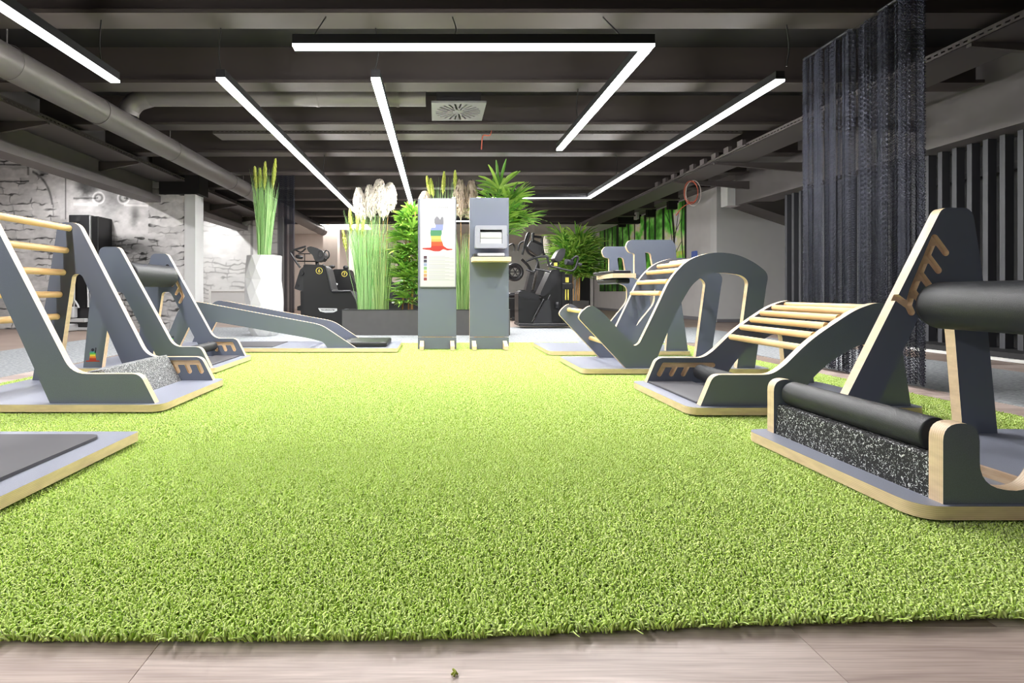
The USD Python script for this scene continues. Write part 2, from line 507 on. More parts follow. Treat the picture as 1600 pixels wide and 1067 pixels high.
floor = thing('floor', 'grey-brown vinyl plank floor with grey carpet inlays around the green rug', 'floor', (0, 0, 0), kind='structure')
part(floor, 'subfloor', bx(-12, 9, -4.2, 21, -0.1, -0.004), 'subfloor')


def in_inlay(x, y):
    return (3.36 < x < 4.8 and y > 1.0) or (-4.85 < x < -3.36 and y > 1.0) or (-4.85 < x < 4.8 and 6.62 < y < 8.4)


PW, PL = 0.19, 1.216
row = 0
for r in range(-1, 36):
    y0 = 0.82 + PW * r
    y1 = y0 + PW
    off = -0.52 + (0.0 if r == 0 else [0.0, 0.41, 0.83, 0.2, 0.62, 1.02][r % 6])
    k0 = int(math.floor((-7.2 - off) / PL))
    for k in range(k0, k0 + 14):
        x0, x1 = off + k * PL, off + (k + 1) * PL
        segs = [(x0, x1)]
        cuts = [(-2.9, 2.85)] if 1.1 < y0 and y1 < 6.3 else []
        if y0 > 1.0:
            cuts += [(3.36, 4.8), (-4.85, -3.36)]
        if 6.5 < y0 < 8.4:
            cuts += [(-4.85, 4.8)]
        cuts += [(6.2, 12), (-12, -8)]
        for (a, b) in cuts:
            nx = []
            for (s, e) in segs:
                if e <= a or s >= b:
                    nx.append((s, e))
                else:
                    if s < a: nx.append((s, a))
                    if e > b: nx.append((b, e))
            segs = nx
        if r == -1 or y0 < 1.1:
            segs = [(s, e) for s, e in segs if e > -3.4 and s < 3.4]
        elif y0 > 4.6:
            segs = []
        for (s, e) in segs:
            if e - s > 0.03:
                g = 0.0006
                tone = [1, 0, 2][(k * 7 + r * 5) % 3]
                if r == 0 and k == 0: tone = 1
                if r == 0 and k in (-1, 1): tone = 0
                part(floor, 'plank', bx(s + g, e - g, y0 + g, y1 - g, -0.004, 0.0), 'plank%d' % tone, smooth=False)
inlay = [bx(3.36, 4.8, 1.01, 9.5, -0.004, 0.002), bx(-4.85, -3.36, 1.01, 9.5, -0.004, 0.002), bx(-3.36, 3.36, 6.62, 9.5, -0.004, 0.002)]
part(floor, 'carpet_inlay', cat_(inlay), 'grey_carpet', smooth=False)

ceiling = thing('ceiling', 'dark grey ceiling slab with exposed steel crossbeams and side girders', 'ceiling', (0, 0, Z_BEAM), kind='structure')
part(ceiling, 'slab', bx(-12, 9, -4.2, 15.4, Z_SLAB, Z_SLAB + 0.2), 'ceiling_paint')
part(ceiling, 'rear_slab', bx(-12, 9, 15.4, 21, 2.92, Z_SLAB + 0.2), 'white_paint')
for k in range(-4, 10):
    y = 3.78 + 1.262 * k
    # I-section: web and two flanges
    web = bx(-4.95, 5.4, y + 0.085, y + 0.145, Z_BEAM + 0.03, Z_SLAB)
    fl = bx(-4.95, 5.4, y, y + 0.23, Z_BEAM, Z_BEAM + 0.03)
    part(ceiling, 'beam', cat_([web, fl]), 'beam_paint', smooth=False)
part(ceiling, 'girder', cat_([bx(-5.2, -4.9, -4, 15.2, 2.25, 2.36), bx(-5.15, -5.05, -4, 15.2, 2.36, Z_SLAB)]), 'girder_paint', smooth=False)
part(ceiling, 'girder', cat_([bx(5.5, 5.6, -4, 9.42, 2.25, Z_SLAB), bx(5.6, 5.93, -4, 9.0, 2.25, 2.31)]), 'girder_paint', smooth=False)
part(ceiling, 'end_beam', bx(-12, 9, 15.25, 15.45, Z_BEAM - 0.02, Z_SLAB), 'ceiling_paint')

# right side: slatted wall, light wall, picture wall
wr = thing('wall_right', 'dark wall behind tall grey vertical slats on the right', 'wall', (6.3, 4, 0), kind='structure')
part(wr, 'panel', bx(5.95, 6.05, -4, 8.52, 0, 2.6), 'wall_dark')
for k in range(46):
    y = 8.42 - 0.1605 * k
    part(wr, 'slat', bx(5.73, 5.82, y - 0.05, y, 0.085, 2.25), 'slat_paint', smooth=False)
part(wr, 'rail', cat_([bx(5.82, 5.85, 1.2, 8.45, 0.25, 0.31), bx(5.82, 5.85, 1.2, 8.45, 1.9, 1.96)]), 'wall_dark', smooth=False)
for (a, b) in ((3.6, 4.5), (5.0, 6.1), (6.7, 7.7)):
    part(wr, 'inset_frame', cat_([bx(5.9, 5.95, a, a + 0.06, 0.1, 2.0), bx(5.9, 5.95, b, b + 0.06, 0.1, 2.0), bx(5.9, 5.95, a + 0.06, b, 1.94, 2.0)]), 'machine_shell', smooth=False)
part(wr, 'plinth', bx(5.42, 5.95, 1.2, 8.5, 0.0, 0.085), 'wall_dark', smooth=False)
part(wr, 'plinth_skirting', bx(5.395, 5.42, 1.2, 8.5, 0.0, 0.03), 'white_paint', smooth=False, label='thin white skirting strip at the plinth foot')

wf = thing('wall_niche', 'light grey niche wall facing the room beside the slats', 'wall', (7.0, 11.2, 0), kind='structure')
part(wf, 'panel', bx(6.1, 9.0, 11.15, 11.4, 0, Z_SLAB), 'wall_light')
part(wf, 'baseboard', bx(6.1, 9.0, 11.13, 11.15, 0, 0.07), 'frame_grey', smooth=False)
part(wf, 'column_head', bx(5.36, 5.6, 9.43, 9.65, 2.25, 2.70), 'wall_light', smooth=False)
part(wf, 'soffit', solid(Polygon([(6.30, 2.53), (8.9, 1.66), (8.9, 2.9), (6.30, 2.9)]), 'y', 10.6, 11.15), 'girder_paint', smooth=False)

wp = thing('wall_picture', 'grey wall carrying the large forest picture', 'wall', (6.2, 15.5, 0), kind='structure')
part(wp, 'panel', bx(6.1, 6.3, 11.4, 20.2, 0, Z_SLAB), 'wall_grey')
part(wp, 'baseboard', bx(6.085, 6.1, 11.4, 20.2, 0, 0.08), 'frame_grey', smooth=False)
part(wp, 'ledge', bx(5.75, 6.1, 9.6, 15.2, 2.95, 3.05), 'girder_paint', smooth=False)
for y in (12.9, 14.2, 16.4):
    part(wp, 'bracket', bx(5.85, 6.1, y, y + 0.12, 2.75, 2.95), 'ceiling_paint', smooth=False)

wb = thing('wall_back', 'beige back wall far behind the machines', 'wall', (0, 20, 0), kind='structure')
part(wb, 'panel', bx(-12, 6.3, 20.0, 20.2, 0, Z_SLAB), 'wall_beige')
part(wb, 'lower_panel', bx(1.5, 5.2, 19.9, 20.0, 0, 2.5), 'wall_light')
part(wb, 'pier', bx(-3.72, -3.25, 16.8, 17.2, 0, 2.92), 'wall_beige')
part(wb, 'pier', bx(-3.25, -2.9, 19.0, 19.6, 0, 2.92), 'wall_light')
d1 = thing('door_1', 'dark doorway with a white frame at the far right corner', 'door', (5.6, 19.8, 0), kind='structure')
part(d1, 'door_leaf', bx(5.52, 5.95, 19.86, 19.9, 0, 2.05), 'machine_shell', smooth=False)
part(d1, 'glass_panel', bx(5.25, 5.5, 19.86, 19.9, 0, 2.05), 'wall_grey', smooth=False)
part(d1, 'door_frame', cat_([bx(5.96, 6.06, 19.8, 19.95, 0, 2.9), bx(5.2, 5.96, 19.8, 19.95, 2.05, 2.12)]), 'white_paint', smooth=False)

solo('wall_front', bx(-12, 9, -4.4, -4.2, 0, Z_SLAB), 'wall_grey', kind='structure', label='grey wall behind the camera', cat='wall')
solo('wall_far_right', bx(9, 9.2, -4.2, 21, 0, Z_SLAB), 'wall_grey', kind='structure', label='grey outer wall beyond the niche', cat='wall')
solo('wall_far_left', bx(-12.2, -12, -4.2, 21, 0, Z_SLAB), 'wall_light', kind='structure', label='light outer wall at the far left', cat='wall')


# left side: mural wall with printed old bricks
def rects(u, v, seed, rh, bw, jitter=0.35):
    """old irregular masonry: joint darkness in 0..1 and a stone id noise at print coordinates u, v"""
    uu = u + 3 * (meshkit.noise(np.stack([u / 5, v / 4, 0 * u + 5], -1), seed) - 0.5) + 5 * (meshkit.noise(np.stack([u / 22, v / 22, 0 * u], -1), seed) - 0.5)
    vv = v + 4 * (meshkit.noise(np.stack([u / 6, v / 4, 0 * u + 7], -1), seed) - 0.5) + 7 * (meshkit.noise(np.stack([u / 30, v / 18, 0 * u + 3], -1), seed) - 0.5)
    row_ = np.floor(vv / rh)
    h = np.abs((row_ * 127.1 + seed * 11.7) % 1.0)
    sh = np.sin(row_ * 12.9898 + seed) * 43758.5453
    sh = sh - np.floor(sh)
    w = bw * (0.75 + 0.6 * sh)
    cu = (uu + sh * bw * 3) / w
    du = np.minimum(cu - np.floor(cu), 1 - (cu - np.floor(cu))) * w
    dv = np.minimum(vv / rh - row_, 1 - (vv / rh - row_)) * rh
    fade = meshkit.noise(np.stack([u / 16, v / 9, 0 * u + 9], -1), seed + 4)
    wid = 0.4 + 1.0 * fade
    j = np.maximum(np.clip(1.3 - dv / wid, 0, 1), np.clip(1.0 - du / wid, 0, 1) * 0.8)
    ids = np.sin(np.floor(cu) * 78.233 + row_ * 37.719 + seed) * 43758.5453
    ids = ids - np.floor(ids)
    return j * np.clip(fade * 3.0 - 1.0, 0, 1), ids


def mural(u, v):
    n1 = meshkit.fbm(np.stack([u / 40, v / 40, 0 * u], -1), 5, 3)
    n2 = meshkit.fbm(np.stack([u / 7, v / 5, 0 * u], -1), 3, 8)
    base = 208 + 50 * (n1 - 0.5) + 34 * (n2 - 0.5)
    j, ids = rects(u, v, 5, 11.0, 30)
    brick = base + 26 * (ids - 0.5) - 125 * j * (0.35 + 1.3 * n2)
    plaster = base + 4
    # plaster field with a broken arched outline, and the sooted middle
    arch = 88 - 34 * np.clip((v - 262) / 60, 0, 1) ** 1.5 * np.where(v < 330, -0.6, 0.4)
    right_plaster = np.clip((330 - (v - 28 * (n1 - 0.5))) / 20, 0, 1)
    pm = ((u > 74 + 10 * np.clip((v - 270) / 30, 0, 2)) & (u < 106)).astype(float) * (v < 345)
    pm = np.maximum(pm, ((u > 104) & (u < 232) & (v < 374 + 8 * np.sin(u / 6.0) + 14 * (n2 - 0.5))).astype(float))
    pm = np.maximum(pm, ((u < 45) & (v > 259) & (v < 280)).astype(float))
    g = brick * (1 - pm) + plaster * pm

    def blot(cx, cy, rx, ry, amt, p=2.0):
        d = ((u + 10 * (n1 - 0.5) - cx) / rx) ** 2 + ((v + 10 * (n2 - 0.5) - cy) / ry) ** 2
        return amt * np.exp(-d ** (p / 2))
    g = g - blot(135, 291, 17, 20, 120, 4) - blot(172, 305, 20, 38, 90) - blot(168, 360, 16, 14, 70) - blot(210, 337, 7, 15, 80)
    g = g - blot(66, 270, 8, 9, 80) - blot(175, 385, 40, 12, 90, 3) - blot(205, 398, 45, 22, 60) - blot(30, 262, 26, 3, 40)

    def line(d, w, amt):
        return amt * np.clip(1.2 - np.abs(d) / w, 0, 1)
    g = g - line(u - 102.5, 1.1, 110) * (v < 345) * (v > 262)
    g = g - line(v - 259 - 1.5 * (n2 - 0.5), 1.6, 120) * (u < 45) - line(u - 44, 2.0, 90) * (v > 259) * (v < 276)
    g = g - line(v - 285 + (u < 0) * 2 + 2 * (n2 - 0.5), 1.4, 130) * (u < 46)
    ar = np.hypot((u - 40) / 42, (v - 330) / 62)
    g = g - line((ar - 1) * 42, 1.8, 100) * (u > 50) * (v < 322)
    for c, s in ((154, 1), (193, -1)):                        # curled plaster rims, mirrored
        e = np.hypot((u - c) / 9.0, (v - 311) / 9.0)
        g = g + line((e - 1) * 9, 1.4, 50) - line((e - 0.6) * 9, 1.6, 60)
        side = (s * (c - u) > 0) & (s * (c - u) < 40)
        g = g + line(v - 322 - 0.03 * (u - c), 2.0, 46) * side - line(v - 313 + n2 * 3, 1.6, 80) * side + line(v - 318, 3, 16) * side
    for c in (163, 184):
        g = g - blot(c, 348, 3, 2, 110)
    # heavy joints in the lower middle
    j2, ids2 = rects(u * 1.0, v, 12, 9.0, 22)
    low = np.clip((v - 366) / 14, 0, 1) * np.clip(1 - np.abs(u - 205) / 75, 0, 1)
    g = g * (1 - low * 0.25) - 120 * j2 * low
    g = np.clip(g, 14, 238)
    return lin_arr(np.stack([g, g * 0.985, g * 0.985], -1))


YM = 9.1
wm = thing('wall_left', 'left wall covered by a photo mural of old whitewashed bricks with soot stains', 'wall', (-7, YM, 0), kind='structure')
part(wm, 'panel', bx(-12, -4.47, YM + 0.01, YM + 0.2, 0, 3.05), 'wall_light')
u, v = np.meshgrid(np.arange(-290, 288.01, 1.0), np.arange(516, 229.9, -1.0))
x0, z0 = P(-290, 516, YM)
s = YM / 800
printed_grid(wm, 'mural', (x0, YM, z0 + 0.02), (s, 0, 0), (0, 0, s), mural(u, v))
part(wm, 'header', bx(-4.9, -4.2, YM - 0.06, YM + 0.32, 2.39, 3.1), 'ceiling_paint', smooth=False)
part(wm, 'pillar', bx(-4.47, -4.28, YM - 0.02, YM + 0.3, 0, 2.39), 'wall_light')

YW = 13.3
ww = thing('wall_rear_left', 'bright whitewashed brick wall behind the white vase', 'wall', (-5.5, YW, 0), kind='structure')
part(ww, 'panel', bx(-7.5, -4.02, YW + 0.01, YW + 0.2, 0, 2.7), 'white_paint')
u, v = np.meshgrid(np.arange(230, 441.01, 1.0), np.arange(489, 320, -1.0))
j, ids = rects(u, v, 21, 7.5, 26)
n1 = meshkit.fbm(np.stack([u / 14, v / 8, 0 * u], -1), 4, 5)
keep = 1 - np.clip((1 - np.abs(v - 386) / 24) * 2, 0, 1) * ((u > 300) & (u < 396))
g = 232 + 26 * (n1 - 0.5) - 62 * j * keep + 6 * (ids - 0.5)
g = np.where((u > 391) & (u < 396) & (v < 420), g - 60, g)
x0, z0 = P(230, 489, YW)
printed_grid(ww, 'mural', (x0, YW, z0), (YW / 800, 0, 0), (0, 0, YW / 800), lin_arr(np.stack([g, g, g * 0.995], -1)))

#@@CEILING
# ================================================================== ceiling services
t = thing('ventilation_duct', 'large round grey duct along the left ceiling, with a branch bending off between beams', 'duct', (-3.46, 8, 2.51))
part(t, 'pipe', rod((-3.46, -1.0, 2.51), (-3.46, 15.6, 2.51), 0.135, 40), 'duct_metal')
for y in np.arange(1.9, 15.5, 3.32):
    part(t, 'coupling_ring', rod((-3.46, y, 2.51), (-3.46, y + 0.03, 2.51), 0.141, 40), 'duct_metal')
for y in np.arange(1.0, 15.5, 2.524):
    part(t, 'hanger', cat_([rod((-3.46, y + 0.6, 2.645), (-3.46, y + 0.6, 3.1), 0.006, 6), tube([(-3.46 + 0.145 * math.cos(a), y + 0.6, 2.51 + 0.145 * math.sin(a)) for a in np.linspace(0, 2 * math.pi, 24, endpoint=False)], 0.003, 6, closed=True)]), 'duct_metal')
part(t, 'branch_pipe', tube(np.vstack([smooth_path([(-3.46, 5.75, 2.645), (-3.44, 5.75, 2.72), (-3.36, 5.75, 2.80), (-3.2, 5.75, 2.85)], 6), [(-0.12, 5.75, 2.85)]]), 0.105, 28), 'duct_metal')
for x in (-1.35, -0.45):
    part(t, 'coupling_ring', rod((x, 5.75, 2.85), (x + 0.03, 5.75, 2.85), 0.111, 28), 'duct_metal')

t = thing('air_diffuser', 'square white swirl air diffuser set between the ceiling beams', 'air vent', (0.245, 5.87, 2.72))
part(t, 'box', bx(0.0, 0.49, 5.64, 6.1, 2.74, 3.0), 'ceiling_paint')
fp = sbox(-0.055, 5.575, 0.545, 6.165)
slots = []
for k in range(24):
    a = k * math.pi / 12 + 0.1
    ca, sa = math.cos(a), math.sin(a)
    r0, r1 = (0.06, 0.255) if k % 2 else (0.12, 0.255)
    slots.append(LineString([(0.245 + r0 * ca, 5.87 + r0 * sa), (0.245 + r1 * ca, 5.87 + r1 * sa)]).buffer(0.0115, cap_style=2))
part(t, 'face_plate', solid(fp.difference(unary_union(slots)), 'z', 2.72, 2.74), 'diffuser_grey', smooth=False)
part(t, 'slot_backing', bx(0.0, 0.49, 5.63, 6.11, 2.738, 2.742), 'wall_dark', smooth=False)


def perforated_rail(x, y0, y1, z0, z1, along='y', step=0.06):
    """thin upright sheet with a row of slots"""
    a = sbox(y0, z0, y1, z1)
    hs = [sbox(q, z0 + 0.022, q + step * 0.55, z0 + 0.036) for q in np.arange(y0 + 0.05, y1 - 0.05, step)]
    p = a.difference(unary_union(hs))
    return solid(p, 'x' if along == 'y' else 'y', x, x + 0.004)


def tray(name, label, xa, xb, z, y0, y1, arms, xwall):
    t = thing(name, label, 'cable tray', ((xa + xb) / 2, (y0 + y1) / 2, z))
    part(t, 'bottom', bx(xa, xb, y0, y1, z, z + 0.004), 'tray_metal', smooth=False)
    part(t, 'side_rail', perforated_rail(xa, y0, y1, z, z + 0.06), 'tray_metal', smooth=False)
    part(t, 'side_rail', perforated_rail(xb, y0, y1, z, z + 0.06), 'tray_metal', smooth=False)
    inner = xb if xwall < xb else xa
    for y in arms:
        prof = Polygon([(xwall, z - 0.14), (xwall, z - 0.002), (inner, z - 0.002), (inner, z - 0.03)])
        part(t, 'bracket_arm', solid(prof.buffer(0), 'y', y, y + 0.04), 'tray_metal', smooth=False)
    return t


tray('cable_tray', 'perforated grey cable tray along the left, between duct and girder', -4.98, -4.45, EYE + 1.95, 0.5, 15.2, (2.2, 4.05, 5.85, 7.65, 9.5, 11.4, 13.3), -5.05)
tray('cable_tray', 'perforated grey cable tray along the right, above the dark slatted wall', 4.18, 4.68, EYE + 1.95, 0.5, 15.2, (2.2, 4.0, 5.8, 7.7, 9.0), 5.50)
t = thing('cross_tray', 'perforated cable tray crossing the ceiling behind the third beam', 'cable tray', (0.4, 6.95, 2.8))
part(t, 'bottom', bx(-3.0, 4.1, 6.86, 7.16, 2.78, 2.784), 'tray_metal', smooth=False)
part(t, 'side_rail', perforated_rail(6.86, -3.0, 4.1, 2.78, 2.84, 'x'), 'tray_metal', smooth=False)
for x in (-2.1, -0.9, 0.6, 2.1):
    part(t, 'strut', rod((x, 6.9, 2.78), (x + 0.12, 6.84, 2.98), 0.014, 6), 'tray_metal')
t = thing('cable_ladder', 'row of short upright steel teeth above the right cable tray', 'bracket row', (4.4, 7.5, 2.68))
for k in range(9):
    y = 6.9 + 0.33 * k
    part(t, 'upright', bx(4.12, 4.17, y, y + 0.12, EYE + 1.975, EYE + 2.055), 'tray_metal', smooth=False)
part(t, 'crossbar', bx(4.13, 4.16, 6.85, 9.7, EYE + 1.957, EYE + 1.975), 'tray_metal', smooth=False)

ZL = EYE + 1.66


def lamp(label, segs, cables, group='pendant light strips'):
    """pendant strip: segs = list of (x0, y0, x1, y1) centre lines"""
    o = (segs[0][0], segs[0][1], ZL)
    t = thing('pendant_light', label, 'ceiling lamp', o)
    w = 0.035
    for (xa, ya, xb, yb) in segs:
        if abs(xa - xb) > abs(ya - yb):
            a, b = min(xa, xb), max(xa, xb)
            part(t, 'housing', bx(a, b, ya - w, ya + w, ZL + 0.012, ZL + 0.075), 'dark_metal', smooth=False)
            part(t, 'diffuser', bx(a, b, ya - w, ya + w, ZL - 0.006, ZL + 0.0115), 'strip_light', smooth=False)
        else:
            a, b = min(ya, yb), max(ya, yb)
            part(t, 'housing', bx(xa - w, xa + w, a, b, ZL + 0.012, ZL + 0.075), 'dark_metal', smooth=False)
            part(t, 'diffuser', bx(xa - w, xa + w, a, b, ZL - 0.006, ZL + 0.0115), 'strip_light', smooth=False)
    for c in cables:
        x, y = c[:2]
        y2 = c[2] if len(c) > 2 else y
        sag = 0.02 if (x * 7) % 1 > 0.5 else -0.015
        part(t, 'suspension_cable', tube(smooth_path([(x, y, ZL + 0.08), (x + sag, (y + y2) / 2, ZL + 0.22), (x, y2, Z_BEAM)], 4), 0.005, 6), 'cable_black')
    return t


lamp('long white light strip at the upper left, running out of the frame above the duct', [(-2.54, -2.6, -2.54, 4.05)], [(-2.54, 0.1), (-2.54, 3.88)])
lamp('long white light strip over the left trainers, ending at the white plumes', [(-1.685, 3.99, -1.685, 10.67)], [(-1.685, 4.0), (-1.685, 7.7), (-1.685, 10.2)])
lamp('middle white light strip running back towards the palm beside the poster', [(-0.475, 3.99, -0.475, 10.67)], [(-0.475, 4.0), (-0.475, 7.7), (-0.475, 10.2)])
lamp('angled white light strip in the shape of a seven over the middle of the rug', [(-0.97, 3.48, 1.47, 3.48), (1.438, 3.513, 1.438, 6.0)], [(-0.83, 3.48, 3.84), (0.12, 3.48, 3.84), (1.25, 3.48, 3.84), (1.438, 5.2)])
lamp('right white light strip turning a corner at its far end behind the paper dispenser', [(2.70, 4.02, 2.70, 9.11), (0.28, 9.08, 2.668, 9.08)], [(2.70, 3.95), (2.70, 7.7), (1.0, 9.08)])
lamp('short white light strip far back between the two stands and the palm, with an added unseen arm', [(-0.4, 12.07, 1.98, 12.07), (1.50, 12.105, 1.50, 15.2)], [(-0.2, 12.07), (1.8, 12.07), (1.5, 14.9)])  # second segment added out of view to brighten the far wall and picture
for k, (x, y) in enumerate([(-3.9, 17.2), (-3.2, 17.2), (-2.6, 17.2)]):
    a = ['left', 'middle', 'right'][k]
    t = thing('ceiling_panel_light', 'flat glowing ceiling panel in the far back room, %s one of three' % a, 'ceiling lamp', (x, y, 2.9))
    part(t, 'panel', bx(x - 0.25, x + 0.25, y - 0.9, y + 1.2, 2.895, 2.918), 'panel_light', smooth=False)
for (x, y0, y1, lab) in [(-6.0, 4.5, 8.7, 'long white light strip above the left aisle behind the girder'), (-5.6, 9.9, 12.9, 'white light strip above the bay before the whitewashed brick wall')]:
    t = thing('aisle_light', lab, 'ceiling lamp', (x, (y0 + y1) / 2, 2.68))
    part(t, 'housing', bx(x - .05, x + .05, y0, y1, 2.675, 2.715), 'dark_metal', smooth=False)
    part(t, 'diffuser', bx(x - .05, x + .05, y0, y1, 2.66, 2.6745), 'aisle_strip', smooth=False)
solo('loose_cable', tube(smooth_path([(0.75, 6.85, 2.95), (0.72, 6.85, 2.76), (0.62, 6.83, 2.74), (0.60, 6.83, 2.56)], 5), 0.008, 6), 'cable_red', 'thin red cable dangling from the cross tray', 'cable')
t = thing('cable_coil', 'coiled red and white cables hanging from the right tray beside the forest picture', 'cable', (4.4, 8.85, 2.2))
for k, (mt, dx, rr, zz) in enumerate([('cable_red', 0.0, 0.20, 2.38), ('cable_white', 0.05, 0.22, 2.37), ('cable_red', 0.03, 0.18, 2.39)]):
    part(t, 'loop', tube([(4.40 + dx + 0.6 * rr * math.cos(a), 8.85 + 0.02 * k, zz + rr * math.sin(a) * 1.0) for a in np.linspace(0, 2 * math.pi, 28, endpoint=False)], 0.008, 6, closed=True), mt)
part(t, 'tail', tube(smooth_path([(4.42, 8.85, 2.22), (4.25, 8.85, 2.12), (4.14, 8.85, 1.98)], 6), 0.008, 6), 'cable_red')
solo('wall_button', rbx(6.03, 6.1, 11.95, 12.13, 1.42, 1.62, 0.02), 'blue_plastic', 'small blue wall button box right of the forest picture', 'switch')
solo('motion_sensor', rbx(5.65, 5.75, 14.5, 14.7, 2.72, 2.93, 0.03), 'white_ceramic', 'small white sensor under the ledge above the forest picture', 'sensor')

# chain curtains
M['chain'] = M['chain_metal']


def chain_curtain(label, pts, z0, z1, origin, seed):
    """rail plus many strands of small links (one strand mesh, instanced)"""
    r = np.random.default_rng(seed)
    t = thing('chain_curtain', label, 'chain curtain', origin)
    pts = np.array(pts, float)
    part(t, 'rail', tube(np.column_stack([pts[[0, -1]], [z1 + 0.01] * 2]), 0.012, 8), 'dark_metal')
    link = tube([(0, 0.0052 * math.cos(a), 0.0135 * math.sin(a)) for a in np.linspace(0, 2 * math.pi, 8, endpoint=False)], 0.0028, 3, closed=True)
    lv, lf = np.array(link.vertices), np.array(link.faces)
    pi = UsdGeom.PointInstancer.Define(stage, t.path + '/strands')
    tag(pi.GetPrim(), kind='stuff')
    along = abs(pts[-1, 0] - pts[0, 0]) > abs(pts[-1, 1] - pts[0, 1])
    targets = []
    for q in range(2):
        V, F = [], []
        n = int((z1 - z0) / 0.0185)
        for k in range(n):
            a = (1.0 if q else -1.0) + r.normal(0, 0.06)
            R = trimesh.transformations.euler_matrix(a, 0.35 * (1 if k % 2 else -1), 0)[:3, :3]
            if along:
                R = trimesh.transformations.rotation_matrix(math.pi / 2, [0, 0, 1])[:3, :3] @ R
            V.append(lv @ R.T + [r.normal(0, 0.0006), r.normal(0, 0.0006), z1 - 0.0185 * (k + 0.5)])
            F.append(lf + k * len(lv))
        pp = t.path + '/strands/strand' + ('' if q == 0 else '_001')
        put(pp, np.vstack(V), np.vstack(F), 'chain', meshkit.arrays((np.vstack(V), np.vstack(F)), True)[2])
        targets.append(pp)
    pi.CreatePrototypesRel().SetTargets(targets)
    n = len(pts)
    pos = np.column_stack([pts + r.normal(0, 0.004, pts.shape), r.uniform(-0.02, 0.015, n)]) - t.o
    pi.CreatePositionsAttr(Vt.Vec3fArray.FromNumpy(pos.astype(np.float32)))
    pi.CreateProtoIndicesAttr(Vt.IntArray.FromNumpy((np.arange(n) % 2).astype(np.int32)))
    ang = r.uniform(-0.3, 0.3, n)
    pi.CreateOrientationsAttr(Vt.QuathArray([Gf.Quath(float(math.cos(a / 2)), 0, 0, float(math.sin(a / 2))) for a in ang]))


ys = np.arange(3.42, 4.57, 0.0108)
ys = np.array([y for i, y in enumerate(ys) if (i * 7) % 23 not in (3,)])
chain_curtain('tall dark metal chain curtain hanging at the right behind the roller tower', [(3.27 + 0.015 * math.sin(y * 40), y) for y in ys], 0.03, Z_BEAM, (3.27, 4.0, 0), 3)
xs = np.arange(-2.80, -2.50, 0.0125)
chain_curtain('narrow dark metal chain curtain hanging behind the tall white vase', [(x, 9.05 + 0.012 * math.sin(x * 60)) for x in xs], 0.1, Z_BEAM, (-2.65, 9.05, 0), 4)

#@@RUG
# ================================================================== the green rug
rug = thing('rug', 'large bright green shag rug covering the middle of the floor', 'rug', (0, 3.7, 0))


def front(x):
    return 0.958 + 0.058 * max(0.0, x) + 0.005 * math.sin(x * 3.1)


RX0, RX1, RY1 = -3.05, 3.0, 6.45
ring = [(x, front(x) + 0.012) for x in np.linspace(RX0, RX1, 40)] + [(RX1, RY1), (RX0, RY1)]
part(rug, 'backing', solid(Polygon(ring), 'z', 0.002, 0.010), 'rug_backing', smooth=False)


def yarn_patch(size, step, rad, h, seed):
    r = np.random.default_rng(seed)
    n = int(round(size / step))
    gx, gy = np.meshgrid((np.arange(n) + 0.5) * size / n - size / 2, (np.arange(n) + 0.5) * size / n - size / 2)
    b = np.column_stack([gx.ravel(), gy.ravel()]) + r.uniform(-0.45, 0.45, (n * n, 2)) * step
    k = len(b)
    lean = r.uniform(0, 2 * np.pi, k)
    la = np.abs(r.normal(0.55, 0.35, k))
    hh = h * r.uniform(0.85, 1.1, k)
    V = np.zeros((k, 10, 3))
    ax = r.uniform(0, 2 * np.pi, k)
    for lv, (fz, fr) in enumerate([(0.0, 0.9), (0.55, 1.05), (0.93, 0.8)]):
        cx = b[:, 0] + np.cos(lean) * la * hh * fz ** 1.6
        cy = b[:, 1] + np.sin(lean) * la * hh * fz ** 1.6
        cz = hh * (fz - 0.22 * la * fz ** 2)
        for q in range(3):
            a = ax + q * 2.0944 + lv * 0.5
            V[:, lv * 3 + q] = np.stack([cx + np.cos(a) * rad * fr, cy + np.sin(a) * rad * fr, cz + 0 * a], 1)
    V[:, 9] = np.stack([b[:, 0] + np.cos(lean) * la * hh * 1.05, b[:, 1] + np.sin(lean) * la * hh * 1.05, hh * (1.0 - 0.22 * la)], 1)
    f = []
    for lv in range(2):
        for q in range(3):
            a0, a1, b0, b1 = lv * 3 + q, lv * 3 + (q + 1) % 3, lv * 3 + 3 + q, lv * 3 + 3 + (q + 1) % 3
            f += [(a0, a1, b1), (a0, b1, b0)]
    f += [(6, 7, 9), (7, 8, 9), (8, 6, 9)]
    f = np.array(f)
    F = (f[None] + (np.arange(k) * 10)[:, None, None]).reshape(-1, 3)
    return V.reshape(-1, 3), F


def pile(name, size, step, rad, h, spots, seed):
    pi = UsdGeom.PointInstancer.Define(stage, rug.path + '/' + name)
    tag(pi.GetPrim(), kind='stuff')
    tg = []
    for q in range(3):
        V, F = yarn_patch(size, step, rad, h, seed + q)
        pp = '%s/%s/tuft%s' % (rug.path, name, '' if q == 0 else '_%03d' % q)
        put(pp, V, F, 'yarn', meshkit.arrays((V, F), True)[2], {'tone': tones(V, F, seed + q)})
        tg.append(pp)
    pi.CreatePrototypesRel().SetTargets(tg)
    r = np.random.default_rng(seed + 50)
    pos = np.array(spots) - rug.o
    pi.CreatePositionsAttr(Vt.Vec3fArray.FromNumpy(pos.astype(np.float32)))
    pi.CreateProtoIndicesAttr(Vt.IntArray.FromNumpy(r.integers(0, 3, len(pos)).astype(np.int32)))
    q4 = r.integers(0, 4, len(pos)) * math.pi / 2
    pi.CreateOrientationsAttr(Vt.QuathArray([Gf.Quath(float(math.cos(a / 2)), 0, 0, float(math.sin(a / 2))) for a in q4]))


